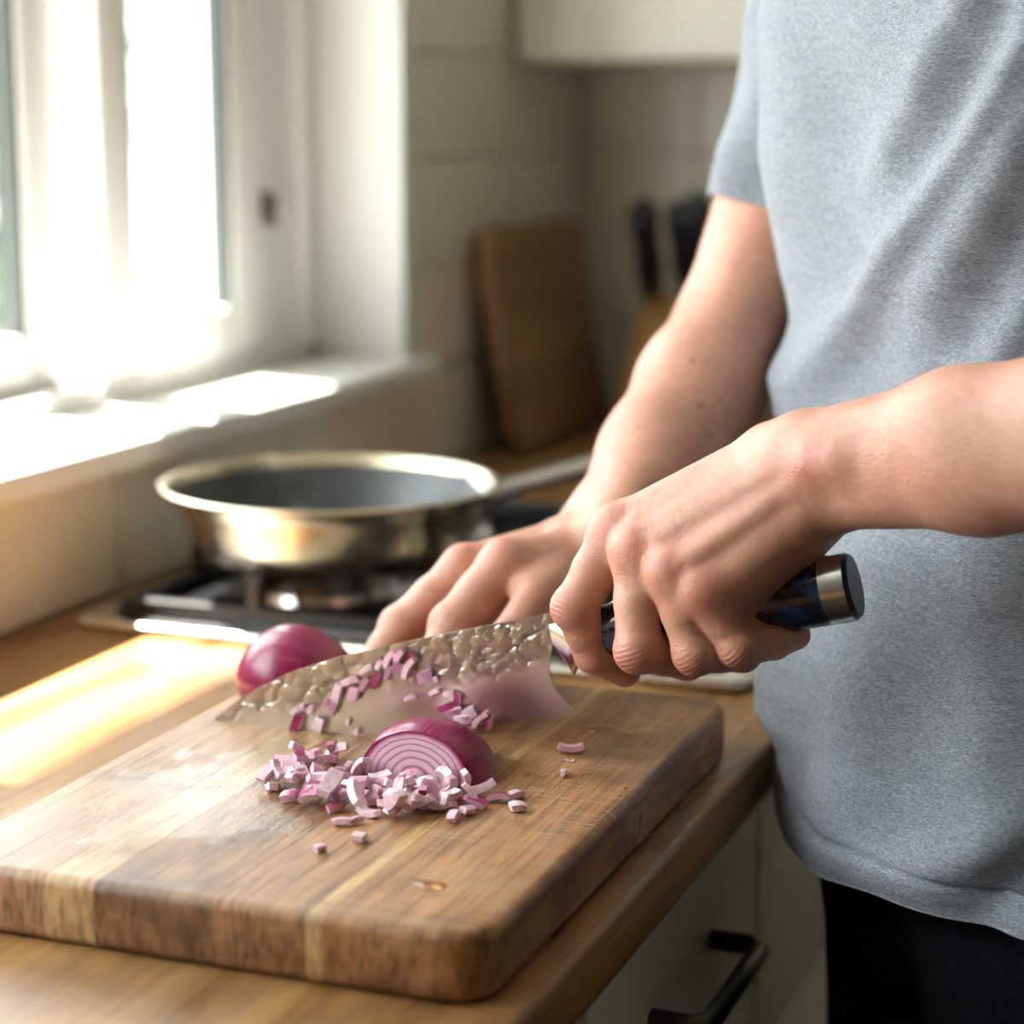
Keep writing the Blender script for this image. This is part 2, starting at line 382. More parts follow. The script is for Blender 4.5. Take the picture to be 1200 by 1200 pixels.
# ------------------------------------------------------------------ gas hob
HX0, HX1, HY0, HY1 = .040, .560, 1.318, 1.85
hob = empty('gas_hob', ((HX0+HX1)/2, (HY0+HY1)/2, ZC), 'black gas hob with a bright steel rim set in the worktop', 'hob')
bm = bmesh.new(); slab(bm, rounded_outline(HX0, HX1, HY0, HY1, .018), ZC+.0003, ZC+.009, .004); fin('steel_tray', bm, M['steel'], hob, auto=50)
bm = bmesh.new(); slab(bm, rounded_outline(HX0+.022, HX1-.022, HY0+.022, HY1-.022, .012), ZC+.008, ZC+.013, .002); fin('enamel_top', bm, M['black_glass'], hob, auto=50)
BZ = ZC+.013
BUR = [(.182, 1.452, .045), (.42, 1.47, .036), (.18, 1.71, .036), (.42, 1.71, .05)]
for bx, by, br in BUR:
    b = empty('burner', (bx, by, BZ), parent=hob)
    bm = bmesh.new(); lathe(bm, [(0, 0), (br*1.25, 0), (br*1.2, .006), (br, .009), (br, .017), (0, .017)], (bx, by, BZ), 32); fin('burner_ring', bm, M['steel'], b, auto=50)
    bm = bmesh.new(); lathe(bm, [(0, .0172), (br*.92, .0172), (br*.95, .0205), (br*.85, .024), (0, .0245)], (bx, by, BZ), 32); fin('burner_cap', bm, M['black_iron'], b, auto=50)
    g = empty('pan_support', (bx, by, BZ), parent=hob); q = .105; zt = ZC+.0445
    bm = bmesh.new()
    for sx in (-1, 1):
        bbox(bm, bx-q-.006, bx+q+.006, by+sx*q-.006, by+sx*q+.006, BZ, BZ+.009, .002); bbox(bm, bx+sx*q-.006, bx+sx*q+.006, by-q, by+q, BZ, BZ+.009, .002)
    fin('support_ring', bm, M['black_iron'], g, auto=40)
    for dx, dy in ((1, 0), (-1, 0), (0, 1), (0, -1)):
        bm = bmesh.new()
        for lo_, hi_, z0_, z1_ in ((.034, q+.004, zt-.013, zt), (q-.010, q+.004, BZ, zt-.005)):
            xs = sorted((bx+dx*lo_, bx+dx*hi_)); ys = sorted((by+dy*lo_, by+dy*hi_))
            if dx: bbox(bm, xs[0], xs[1], by-.006, by+.006, z0_, z1_, .002)
            else: bbox(bm, bx-.006, bx+.006, ys[0], ys[1], z0_, z1_, .002)
        fin('finger_bar', bm, M['black_iron'], g, auto=40)
for ky in (1.405, 1.47, 1.71, 1.775):
    bm = bmesh.new(); lathe(bm, [(0, 0), (.021, 0), (.021, .004), (.0175, .006), (.016, .026), (.014, .029), (0, .029)], (.308, ky, BZ), 28); fin('control_knob', bm, M['steel'], hob, auto=45)

# ------------------------------------------------------------------ frying pan
PX, PY, PZ = .194, 1.452, ZC+.0447
pan = empty('frying_pan', (PX, PY, PZ), 'stainless frying pan with dark nonstick inside on the hob', 'pan')
M['pan_steel'] = plain('polished_steel', (.80, .69, .53), .24, 1, var=.05, scale=12)
bm = bmesh.new()
lathe(bm, [(0, 0), (.092, 0), (.099, .003), (.109, .018), (.120, .040), (.1275, .0515), (.1315, .0535), (.1318, .0555), (.1285, .0562), (.1245, .0535), (.1225, .0480)], (PX, PY, PZ), 80)
fin('body', bm, M['pan_steel'], pan, True)
bm = bmesh.new(); lathe(bm, [(.1225, .0480), (.1165, .038), (.106, .018), (.097, .007), (.088, .0055), (0, .0055)], (PX, PY, PZ), 80)
fin('nonstick_coating', bm, M['nonstick'], pan, True)
hd = Vector((.80, .60, 0)).normalized(); P0 = Vector((PX, PY, PZ+.047))
bm = bmesh.new(); tube(bm, [P0+hd*.118+Vector((0, 0, -.008)), P0+hd*.130+Vector((0, 0, -.006)), P0+hd*.15+Vector((0, 0, -.001)), P0+hd*.20+Vector((0, 0, .010)), P0+hd*.27+Vector((0, 0, .020)), P0+hd*.31+Vector((0, 0, .024)), P0+hd*.318+Vector((0, 0, .024))], [.020, .016, .012, .013, .015, .013, .006], 14, .62)
hn = fin('handle', bm, M['steel'], pan, True)
sd_ = Vector((-hd.y, hd.x, 0))
for s in (-1, 1):
    p = P0+hd*.1185+sd_*.010*s+Vector((0, 0, -.001)); bm = bmesh.new(); bmesh.ops.create_uvsphere(bm, u_segments=12, v_segments=8, radius=.0045, matrix=Matrix.Translation(p)); fin('rivet', bm, M['steel'], hn, True)

# ------------------------------------------------------------------ big chopping board made of staves
BX0, BX1, BY0, BY1 = .297, .584, .792, 1.196
board = empty('chopping_board', ((BX0+BX1)/2, (BY0+BY1)/2, ZC), 'thick scratched wooden chopping board holding the chopped onion', 'chopping board')
def board_mat(name, cols, seed):
    t = NT(name)
    pos = t.n('ShaderNodeNewGeometry').outputs['Position']
    def mp(scale, loc=(0, 0, 0), rot=(0, 0, 0)):
        m = t.n('ShaderNodeMapping'); m.inputs['Scale'].default_value = scale; m.inputs['Location'].default_value = loc; m.inputs['Rotation'].default_value = rot; t.l(pos, m.inputs['Vector']); return m.outputs[0]
    big = t.noise(mp((34, 4.2, 30), (seed*3.1, seed*1.7, seed)), 1, 6, .62, 1.4)
    col = t.ramp(big, [(.22, cols[0]), (.5, cols[1]), (.78, cols[2])])
    fine = t.noise(mp((520, 13, 90), (seed, 0, 0)), 1, 4, .65)
    midg = t.noise(mp((150, 7, 45), (seed*2, 3, 0)), 1, 5, .65, .6)
    col = t.mix(t.ramp(midg, [(.34, .6), (.50, 0.)]), col, [c*.6 for c in cols[0]]); col = t.mix(t.ramp(midg, [(.56, 0.), (.75, .5)]), col, cols[2])
    col = t.mix(t.ramp(fine, [(.38, .65), (.52, 0.)]), col, [c*.4 for c in cols[0]])
    # darker old stains with their own outlines, and bleached worn areas
    st = t.noise(mp((13, 11, 20), (seed*.3+4, 1, 2)), 1, 5, .6, .7)
    col = t.mix(t.ramp(st, [(.50, 0.), (.64, .62)]), col, (.075, .036, .018))
    wn = t.noise(mp((9, 6, 9), (2.3, 7.1, 0)), 1, 4, .6, .4)
    col = t.mix(t.ramp(wn, [(.54, 0.), (.75, .40)]), col, (.55, .37, .21))
    # knife scratches, most of them towards the open edge
    sc = t.noise(mp((16, 620, 40), (0, 0, 0), (0, 0, .50)), 1, 2, .5)
    sc2 = t.noise(mp((20, 760, 40), (3, 1, 0), (0, 0, .22)), 1, 2, .5)
    xyz = t.sep(pos); side = t.ramp(t.math('MULTIPLY_ADD', xyz[0], 5.0), [(.0, 0.), (1., 1.)])
    mr = t.n('ShaderNodeMapRange'); t.l(xyz[0], mr.inputs[0]); mr.inputs[1].default_value = .47; mr.inputs[2].default_value = .565
    pat = t.ramp(t.noise(mp((14, 14, 14), (8, 3, 1)), 1, 3), [(.4, .15), (.62, 1.)])
    scr = t.math('MULTIPLY', t.math('MAXIMUM', t.ramp(sc, [(.62, 0.), (.68, 1.)]), t.ramp(sc2, [(.63, 0.), (.69, 1.)])), t.math('MULTIPLY', t.math('MULTIPLY', mr.outputs[0], pat), t.math('GREATER_THAN', xyz[2], ZB-.0035)))
    col = t.mix(t.math('MULTIPLY', scr, .7), col, (.68, .55, .40))
    t.set('Base Color', col)
    # wet film of onion juice near the chopping place
    def dist(cx, cy, rx, ry):
        dx = t.math('DIVIDE', t.math('SUBTRACT', xyz[0], cx), rx); dy = t.math('DIVIDE', t.math('SUBTRACT', xyz[1], cy), ry)
        return t.math('SQRT', t.math('ADD', t.math('MULTIPLY', dx, dx), t.math('MULTIPLY', dy, dy)))
    d = t.math('MINIMUM', dist(.392, .935, .062, .095), dist(.45, 1.0, .12, .05))
    d = t.math('ADD', d, t.math('MULTIPLY', t.math('SUBTRACT', t.noise(mp((30, 22, 10), (5, 5, 0)), 1, 5, .65), .5), 2.2))
    wet = t.ramp(d, [(.75, 1.), (.98, 0.)])
    ro = t.mix(wet, t.ramp(big, [(.3, .34), (.7, .48)]), (.15, .15, .15))
    t.set('Roughness', t.math('ADD', ro, t.math('MULTIPLY', scr, .2)))
    t.set('Specular IOR Level', .5)
    h = t.math('SUBTRACT', t.math('ADD', t.math('MULTIPLY', fine, .6), t.math('ADD', t.math('MULTIPLY', t.noise(mp((60, 30, 30)), 1, 5), 1.0), t.math('MULTIPLY', wet, t.math('MULTIPLY', t.noise(mp((480, 480, 480)), 1, 3, .7), 1.1)))), t.math('MULTIPLY', scr, .6))
    t.bump(h, .35, .0007)
    return t.m
XS = [BX0-.01, .364, .391, .452, .499, .5065, BX1+.01]
SC = [[(.22, .105, .050), (.41, .22, .115), (.54, .34, .19)], [(.42, .24, .10), (.57, .36, .17), (.64, .45, .25)], [(.15, .065, .028), (.32, .16, .075), (.48, .28, .145)],
      [(.20, .085, .034), (.39, .195, .085), (.52, .30, .15)], [(.46, .26, .10), (.58, .37, .16), (.64, .43, .22)], [(.22, .085, .030), (.41, .195, .075), (.54, .30, .135)]]
for i, (a, b) in enumerate(zip(XS, XS[1:])):
    bm = bmesh.new(); slab(bm, rounded_outline(BX0, BX1, BY0, BY1, .024, 10), ZC+.0004, ZB, .006, 4)
    for xx, s in ((a+.00012, -1), (b-.00012, 1)):
        r = bmesh.ops.bisect_plane(bm, geom=list(bm.verts)+list(bm.edges)+list(bm.faces), dist=1e-6, plane_co=(xx, 0, 0), plane_no=(s, 0, 0), clear_outer=True)
        ed = [e for e in r['geom_cut'] if isinstance(e, bmesh.types.BMEdge)]
        if ed: bmesh.ops.contextual_create(bm, geom=ed)
    fin('stave', bm, board_mat('board_stave_%d' % i, SC[i], i*1.37+.4), board, auto=35)

# ------------------------------------------------------------------ chef's knife
KA = math.radians(15.2); KU = np.array([math.cos(KA), 0, math.sin(KA)]); KV = np.array([-math.sin(KA), 0, math.cos(KA)])
KO = np.array([.538, 1.045, .9600])       # heel of the blade
def kp(u, v, y=0.0): return KO + KU*u + KV*v + np.array([0, y, 0])
knife = empty('chef_knife', tuple(kp(-.2245, .032)), 'hammered steel chef knife with a blue and black handle held over the board', 'knife')
def blade_mat():
    t = NT('hammered_damascus_steel'); uv = t.n('ShaderNodeAttribute', attribute_name='uvk').outputs['Vector']
    def mp(sc, loc=(0, 0, 0), rot=(0, 0, 0)):
        m = t.n('ShaderNodeMapping'); m.inputs['Scale'].default_value = sc; m.inputs['Location'].default_value = loc; m.inputs['Rotation'].default_value = rot; t.l(uv, m.inputs['Vector']); return m.outputs[0]
    xyz = t.sep(uv)
    wob = t.noise(mp((40, 40, 1)), 1, 4, .6)
    edge = t.math('ADD', xyz[1], t.math('MULTIPLY', t.math('SUBTRACT', wob, .5), .022))
    wn = t.n('ShaderNodeTexNoise'); t.l(mp((1, 1, 1)), wn.inputs['Vector']); wn.inputs['Scale'].default_value = 90
    wpos = t.n('ShaderNodeVectorMath', operation='MULTIPLY_ADD'); t.l(wn.outputs['Color'], wpos.inputs[0]); wpos.inputs[1].default_value = (.016, .016, 0); t.l(mp((1, 1.1, 1)), wpos.inputs[2])
    vf = t.n('ShaderNodeTexVoronoi', feature='F1', voronoi_dimensions='2D'); t.l(wpos.outputs[0], vf.inputs['Vector']); vf.inputs['Scale'].default_value = 118
    hm = t.ramp(edge, [(.026, 0.), (.036, 1.)])
    # wandering layer lines below the hammered band
    wv = t.n('ShaderNodeTexWave', wave_type='BANDS', bands_direction='DIAGONAL'); t.l(mp((1, .75, 1), (0, 0, 0), (0, 0, -.5)), wv.inputs['Vector'])
    wv.inputs['Scale'].default_value = 120; wv.inputs['Distortion'].default_value = 11; wv.inputs['Detail'].default_value = 3; wv.inputs['Detail Scale'].default_value = .7
    lines = t.ramp(wv.outputs['Fac'], [(.3, 0.), (.6, 1.)])
    core = t.ramp(t.math('ADD', xyz[2], t.math('MULTIPLY', t.math('SUBTRACT', wob, .5), .006)), [(.0045, 0.), (.0075, 1.)])
    dam = t.mix(t.math('MULTIPLY', lines, core), (.70, .66, .58), (.67, .63, .55))
    ham = t.mix(t.noise(mp((300, 300, 1)), 1, 3), (.38, .355, .305), (.46, .43, .37))     # one darker forge finish; the relief alone shades it
    t.set('Base Color', t.mix(hm, dam, ham)); t.set('Metallic', 1.0)
    t.set('Roughness', t.mix(hm, t.mix(lines, (.280,)*3, (.294,)*3), (.30,)*3))
    d2 = t.math('MULTIPLY', vf.outputs['Distance'], vf.outputs['Distance'])
    h = t.math('MULTIPLY', hm, t.math('MULTIPLY', d2, -1.0))
    t.bump(h, .6, .0016); return t.m
M['blade'] = blade_mat()
def lerp_curve(pts, n):
    p = np.array(pts, float); s = np.linspace(0, len(p)-1, n); out = []
    for q in s:
        i = min(int(q), len(p)-2); t = q-i
        p0, p1, p2, p3 = p[max(i-1, 0)], p[i], p[i+1], p[min(i+2, len(p)-1)]
        out.append(.5*((2*p1)+(-p0+p2)*t+(2*p0-5*p1+4*p2-p3)*t*t+(-p0+3*p1-3*p2+p3)*t**3))
    return np.array(out)
NB = 72
edge_c = lerp_curve([(0, 0), (-.035, .0022), (-.07, .0046), (-.105, .0070), (-.14, .0104), (-.175, .0158), (-.205, .0238), (-.2245, .0320)], NB)
spine_c = lerp_curve([(.0, .0570), (-.035, .0570), (-.07, .0568), (-.105, .0562), (-.14, .0546), (-.175, .0500), (-.205, .0410), (-.2245, .0322)], NB)
# heel end curls from the edge corner up into the neck
bm = bmesh.new(); ly = bm.verts.layers.float_vector.new('uvk'); NV = 12; grid = {}
for side in (-1, 1):
    for i in range(NB):
        for j in range(NV+1):
            t = j/NV; e, sp = edge_c[i], spine_c[i]; p = e+(sp-e)*t
            if i < 10:      # concave heel line
                f = (1-i/9)**2; p = p + np.array([-.011*math.sin(math.pi*min(1, t*1.25))*f*(1 if t < .8 else .6), 0])
            th = .00105*min(1, t*1.6+.02)*(1-.55*(i/NB)**2)
            v = bm.verts.new(kp(p[0], p[1], side*th)); v[ly] = (p[0]+.3, p[1], np.linalg.norm(p-e)*1.0)
            grid[side, i, j] = v
for side in (-1, 1):
    for i in range(NB-1):
        for j in range(NV): bm.faces.new([grid[side, i, j], grid[side, i+1, j], grid[side, i+1, j+1], grid[side, i, j+1]])
for i in range(NB-1):
    for j in (0, NV): bm.faces.new([grid[-1, i, j], grid[-1, i+1, j], grid[1, i+1, j], grid[1, i, j]])
for j in range(NV):
    for i in (0, NB-1): bm.faces.new([grid[-1, i, j], grid[1, i, j], grid[1, i, j+1], grid[-1, i, j+1]])
fin('blade', bm, M['blade'], knife, auto=30)
# neck and bolster
bm = bmesh.new()
tube(bm, [kp(-.004, .0455), kp(.004, .0435), kp(.014, .0415), kp(.022, .0413)], [.0016, .0035, .0085, .0118], 20, 1.05, up=(0, 1, 0))
for v in bm.verts:
    q = (np.array(v.co)-KO); u, vv = q@KU, q@KV
    if u < .006: v.co = Vector(kp(u, .041+(vv-.0445)*4.5, q[1]*1.0))
fin('bolster', bm, M['steel'], knife, auto=50)
def handle_mat():
    t = NT('blue_black_resin'); c = t.coord((1, 1, 1))
    a = t.noise(c, 55, 5, .6, 1.5); b = t.noise(c, 160, 3, .6, .5)
    col = t.ramp(a, [(.40, (.006, .007, .009)), (.50, (.010, .018, .035)), (.62, (.010, .036, .105)), (.76, (.03, .10, .22))])
    col = t.mix(t.ramp(b, [(.6, 0.), (.75, .5)]), col, (.10, .09, .07)); t.set('Base Color', col); t.set('Roughness', .16); t.set('Coat Weight', .6); t.set('Coat Roughness', .05); return t.m
M['resin'] = handle_mat()
def octa(u0, u1, r0, r1, mat, name, par, n=8, bulge=0.0, steps=8):
    bm = bmesh.new(); rings = []
    for k in range(steps+1):
        t = k/steps; u = u0+(u1-u0)*t; r = r0+(r1-r0)*t+bulge*math.sin(math.pi*t)
        ring = []
        for q in range(n):
            a = 2*math.pi*(q+.5)/n; ring.append(bm.verts.new(kp(u, .0413+math.sin(a)*r*1.08, math.cos(a)*r*.92)))
        rings.append(ring)
    for a, b in zip(rings, rings[1:]):
        for i in range(n): bm.faces.new([a[i], a[(i+1) % n], b[(i+1) % n], b[i]])
    bm.faces.new(rings[0]); bm.faces.new(rings[-1])
    bmesh.ops.recalc_face_normals(bm, faces=bm.faces)
    return fin(name, bm, mat, par, auto=25)
octa(.0215, .150, .0135, .0165, M['resin'], 'handle', knife, 16, .0005)
octa(.1495, .1625, .0167, .0169, M['steel'], 'end_ring', knife, 16)
octa(.1620, .1650, .0165, .0150, M['black_plastic'], 'end_cap', knife, 16)

# ------------------------------------------------------------------ signed-distance modelling for the person
def rc(a, b, r1, r2=None): return ('c', np.array(a, float), np.array(b, float), float(r1), float(r1 if r2 is None else r2))
def ell(c, r, ax=None): return ('e', np.array(c, float), np.array(r, float), np.eye(3) if ax is None else np.array(ax, float))
def U(k, *ch): return ('u', k, list(ch))
def SUBT(k, a, b): return ('s', k, a, b)
BIG = None
def bound(n, c):
    if n[0] == 'c':
        a, b = n[1], n[2]; ba = b-a; t = np.clip((c-a)@ba/(ba@ba+1e-12), 0, 1); return np.linalg.norm(c-a-t*ba)-max(n[3], n[4])
    return np.linalg.norm(c-n[1])-n[2].max()
def ev(n, P, c, R):
    k = n[0]
    if k == 'c':
        if bound(n, c) > R+.03: return None
        a, b = n[1], n[2]; ba = b-a; pa = P-a; t = np.clip(pa@ba/(ba@ba+1e-12), 0, 1)
        return np.sqrt(((pa-t[:, None]*ba)**2).sum(1))-(n[3]+(n[4]-n[3])*t)
    if k == 'e':
        if bound(n, c) > R+.03: return None
        q = (P-n[1])@n[3].T; k0 = np.sqrt(((q/n[2])**2).sum(1)); k1 = np.sqrt(((q/n[2]**2)**2).sum(1))+1e-9; return k0*(k0-1)/k1
    if k == 's':
        d = ev(n[2], P, c, R)
        if d is None: return None
        e = ev(n[3], P, c, R)
        if e is None: return d
        h = np.clip(.5-.5*(d+e)/n[1], 0, 1); return d*(1-h)-e*h+n[1]*h*(1-h)
    d = None; kk = n[1]
    for chd in n[2]:
        e = ev(chd, P, c, R)
        if e is None: continue
        if d is None: d = e
        else:
            h = np.clip(.5+.5*(e-d)/kk, 0, 1); d = e*(1-h)+d*h-kk*h*(1-h)
    return d
def leaves(n):
    if n[0] in 'ce': return [n]
    if n[0] == 's': return leaves(n[2])
    return [l for ch in n[2] for l in leaves(ch)]
def surface(node, h, N=28):
    """sparse surface nets: vertices (n,3) and quads (m,4)"""
    lo = np.full(3, 1e9); hi = -lo
    for l in leaves(node):
        if l[0] == 'c': ps = np.array([l[1]-l[3], l[1]+l[3], l[2]-l[4], l[2]+l[4]])
        else: ps = np.array([l[1]-l[2].max(), l[1]+l[2].max()])
        lo = np.minimum(lo, ps.min(0)); hi = np.maximum(hi, ps.max(0))
    lo -= .02; hi += .02; dims = np.ceil((hi-lo)/h).astype(int)+3; nb = (dims+N-1)//N; DY, DZ = dims[1]+N+4, dims[2]+N+4
    R = h*(N+2)*.87; g = np.arange(N+2); GI = np.stack(np.meshgrid(g, g, g, indexing='ij'), -1)
    VI, VP, Q = [], [], []
    corners = [(i, j, k) for i in (0, 1) for j in (0, 1) for k in (0, 1)]
    edges = [(a, b) for a in range(8) for b in range(a+1, 8) if sum(abs(np.array(corners[a])-np.array(corners[b]))) == 1]
    lv = leaves(node)
    for bi in np.ndindex(*nb):
        i0 = np.array(bi)*N; c = lo+(i0+N/2)*h
        if min(bound(l, c) for l in lv) > R+.01: continue
        P = (lo+(GI.reshape(-1, 3)+i0-1)*h); D = ev(node, P, c, R)
        if D is None or D.min() > 0 or D.max() < 0: continue
        D = D.reshape(N+2, N+2, N+2); Sg = D < 0; M1 = N+1
        cnt = sum(Sg[a:a+M1, b:b+M1, d:d+M1].astype(np.int8) for a, b, d in corners)
        act = np.argwhere((cnt > 0) & (cnt < 8))
        if not len(act): continue
        vals = np.stack([D[act[:, 0]+a, act[:, 1]+b, act[:, 2]+d] for a, b, d in corners], 1)
        acc = np.zeros((len(act), 3)); num = np.zeros(len(act))
        for a, b in edges:
            va, vb = vals[:, a], vals[:, b]; m = (va < 0) != (vb < 0); t = np.where(m, va/(va-vb+1e-20), 0)
            ca, cb = np.array(corners[a], float), np.array(corners[b], float); acc += m[:, None]*(ca+(cb-ca)*t[:, None]); num += m
        gid = act+i0
        VI.append((gid[:, 0]*DY+gid[:, 1])*DZ+gid[:, 2]); VP.append(lo+(act+i0-1+acc/num[:, None])*h)
        for ax in range(3):
            o1, o2 = (ax+1) % 3, (ax+2) % 3
            sl = [slice(1, N+1)]*3; s2 = list(sl); s2[ax] = slice(2, N+2)
            A, B = Sg[tuple(sl)], Sg[tuple(s2)]; ch = np.argwhere(A != B)
            if not len(ch): continue
            inside = A[tuple(ch.T)]; cell = ch+1+i0; quad = []
            for d1, d2 in ((0, 0), (-1, 0), (-1, -1), (0, -1)):
                q = cell.copy(); q[:, o1] += d1; q[:, o2] += d2; quad.append((q[:, 0]*DY+q[:, 1])*DZ+q[:, 2])
            quad = np.stack(quad, 1); quad[~inside] = quad[~inside][:, ::-1]; Q.append(quad)
    ids, first = np.unique(np.concatenate(VI), return_index=True); V = np.concatenate(VP)[first]
    return V, np.searchsorted(ids, np.concatenate(Q))
# ------------------------------------------------------------------ person
PC = np.array([.699, 1.285]); PHI = math.radians(40)
G2 = np.array([-math.cos(PHI), -math.sin(PHI)]); L2 = np.array([math.sin(PHI), -math.cos(PHI)])   # facing, left
def bp(f, l, z): q = PC+G2*f+L2*l; return np.array([q[0], q[1], z])
person = empty('person', (PC[0], PC[1], 0), 'person in a grey t-shirt and dark trousers slicing onion at the worktop', 'person')
SHL, SHR = bp(.005, .175, 1.385), bp(-.01, -.165, 1.405)
TOCAM = lambda p: (CAM-p)/np.linalg.norm(CAM-p)
joints = []
red = []          # (centre, radius, weight): naturally pinker skin over joints
moles = []
# --- left arm, the knife hand
W1, W2 = ony(944, 527, 1.045), ony(972, 579, 1.040)
EL = np.array([.899, .950, 1.158]); ax_f = (EL-(W1+W2)/2)/np.linalg.norm(EL-(W1+W2)/2); wv = (W1-W2); sp = wv/np.linalg.norm(wv)
def fore(t, s): return (W1+W2)/2*(1-t)+EL*t+sp*s
mc = {}
MCP = dict(i=ony(724, 622, 1.046), m=ony(748, 646, 1.031), r=ony(788, 669, 1.021), p=ony(824, 692, 1.017))
BAS = dict(i=ony(905, 532, 1.052), m=ony(915, 550, 1.040), r=ony(928, 573, 1.034), p=ony(944, 598, 1.034))
PIP = dict(i=ony(674, 712, 1.032), m=ony(748, 761, 1.018), r=ony(815, 764, 1.018), p=ony(866, 757, 1.020))
DIP = dict(i=ony(696, 767, 1.040), m=ony(805, 774, 1.042), r=ony(870, 765, 1.042), p=ony(906, 752, 1.037))
TIP = dict(i=ony(732, 786, 1.053), m=ony(826, 748, 1.068), r=ony(884, 733, 1.068), p=ony(932, 744, 1.053))
RAD = dict(i=(.0130, .0118, .0104, .0090), m=(.0130, .0118, .0104, .0090), r=(.0124, .0112, .0100, .0086), p=(.0116, .0102, .0092, .0080))
def finger(k, MCP, PIP, DIP, TIP, RAD):
    r = RAD[k]; a, b, c, d = MCP[k], PIP[k], DIP[k], TIP[k]
    out = a+(b-c)*.0  # outer side of the bend
    bend = (b-a)/np.linalg.norm(b-a)-(c-b)/np.linalg.norm(c-b); bend /= np.linalg.norm(bend)+1e-9
    mid = (a+b)/2; joints.append((b+bend*r[1], (c-a)/np.linalg.norm(c-a), r[1])); joints.append((c+bend*r[2]*.7, (d-b)/np.linalg.norm(d-b), r[2]*.7))
    red.append((b+bend*r[1], .011, .9)); red.append((d, .010, .6)); red.append((c, .008, .35))
    return U(.0035, rc(a, mid, r[0], r[1]*1.04), rc(mid, b, r[1]*1.04, r[1]), rc(b, b+bend*.0016, r[1]*.98), rc(b, (b+c)/2, r[1]*.98, r[2]), rc((b+c)/2, c, r[2], r[2]*.98), rc(c, d, r[2]*.97, r[3]))
palm = [rc(BAS[k], MCP[k], .0145, {'i': .0134, 'm': .0134, 'r': .0130, 'p': .0124}[k]) for k in 'imrp']
palm += [rc(ony(958, 606, 1.050), ony(884, 693, 1.040), .0160, .0130), rc(ony(930, 620, 1.035), ony(850, 690, 1.024), .0140, .0120), rc(W1, BAS['i'], .0185, .0150), rc(W2, BAS['p'], .0180, .0140), rc((W1+W2)/2, BAS['m'], .018, .0145),
         rc(ony(935, 560, 1.066), ony(815, 650, 1.072), .0170, .0140), rc(ony(900, 620, 1.055), ony(820, 680, 1.045), .013, .012)]
kn = []
for k in 'imrp':
    c = MCP[k]; t = TOCAM(c); kn.append(rc(c+t*.0030+np.array([0, 0, .001]), c+t*.0034, .0092)); red.append((c+t*.010, .013, 1.0))
tend = []
for k in 'imr':
    a = MCP[k]; b = BAS[k]; ta, tb = TOCAM(a), TOCAM(b); tend.append(rc(a*.85+b*.15+ta*.0112, b+tb*.0110, .0040, .0034))
thumb = U(.004, rc(ony(915, 575, 1.070), ony(838, 642, 1.083), .0150, .0120), rc(ony(838, 642, 1.083), ony(772, 692, 1.081), .0115, .0108), rc(ony(772, 692, 1.081), ony(724, 722, 1.073), .0105, .0085))
ulna = ony(955, 543, 1.022); red.append((ulna, .016, .8))
forearm = U(.018, rc(W1, fore(.35, .012), .0185, .0265), rc(W2, fore(.35, -.012), .0180, .0265), rc(fore(.35, .012), fore(.72, .012), .0265, .0330), rc(fore(.35, -.012), fore(.72, -.012), .0265, .0330),
            rc(fore(.72, .010), EL, .0330, .0370), rc(fore(.72, -.010), EL, .0330, .0370), rc(EL, EL*.5+SHL*.5, .0400, .0430), rc(ulna, ulna+ax_f*.012, .0085, .006))
armL = U(.010, U(.010, U(.006, U(.009, *palm), *kn, *tend), forearm), U(.0022, *[finger(k, MCP, PIP, DIP, TIP, RAD) for k in 'imrp']), thumb)
# webs between neighbouring fingers
# --- right arm, the guiding hand
V1, V2 = ony(718, 630, 1.172), ony(704, 604, 1.212)
ER = CAM + ray(862, 394)*(1.42/FPX)
axr = (ER-(V1+V2)/2); 
def foreR(t, s=0.0): return (V1+V2)/2*(1-t)+ER*t+(V1-V2)/np.linalg.norm(V1-V2)*s
rM = dict(i=ony(592, 662, 1.133), m=ony(545, 667, 1.152), r=ony(520, 694, 1.173), p=ony(515, 715, 1.192))
rB = dict(i=ony(676, 645, 1.168), m=ony(668, 634, 1.184), r=ony(664, 638, 1.200), p=ony(664, 652, 1.212))
rP = dict(i=ony(531, 733, 1.110), m=ony(470, 735, 1.126), r=np.array([.402, 1.158, .970]), p=np.array([.428, 1.182, .970]))
rD = dict(i=np.array([.4310, 1.090, .9600]), m=np.array([.3860, 1.108, .9555]), r=np.array([.398, 1.140, .953]), p=np.array([.424, 1.165, .952]))
rT = dict(i=np.array([.4340, 1.074, .9425]), m=np.array([.3930, 1.092, .9420]), r=np.array([.405, 1.122, .9415]), p=np.array([.430, 1.149, .9410]))
rR = dict(i=(.0146, .0136, .0112, .0088), m=(.0136, .0126, .0106, .0086), r=(.0116, .0105, .0092, .0078), p=(.0104, .0092, .0082, .0072))
palmR = [rc(rB[k], rM[k], .0150, {'i': .0140, 'm': .0136, 'r': .0126, 'p': .0116}[k]) for k in 'imrp']
palmR += [rc(V1, rB['i'], .0190, .0150), rc(V2, rB['r'], .0185, .0145), rc((V1+V2)/2, rB['m'], .019, .015), rc(ony(672, 668, 1.165), ony(625, 690, 1.128), .0165, .0120), rc(ony(640, 690, 1.19), ony(570, 705, 1.165), .014, .012)]
knR = []
for k in 'im':
    c = rM[k]; knR.append(rc(c+np.array([0, 0, .0030]), c+np.array([0, 0, .0034]), .0100)); red.append((c+np.array([-.003, -.004, .010]), .014, 1.0))
thR = U(.005, rc(ony(672, 676, 1.160), ony(628, 702, 1.118), .0150, .0125), rc(ony(628, 702, 1.118), ony(592, 752, 1.092), .0120, .0105), rc(ony(592, 752, 1.092), np.array([.452, 1.078, .9445]), .0105, .0085))
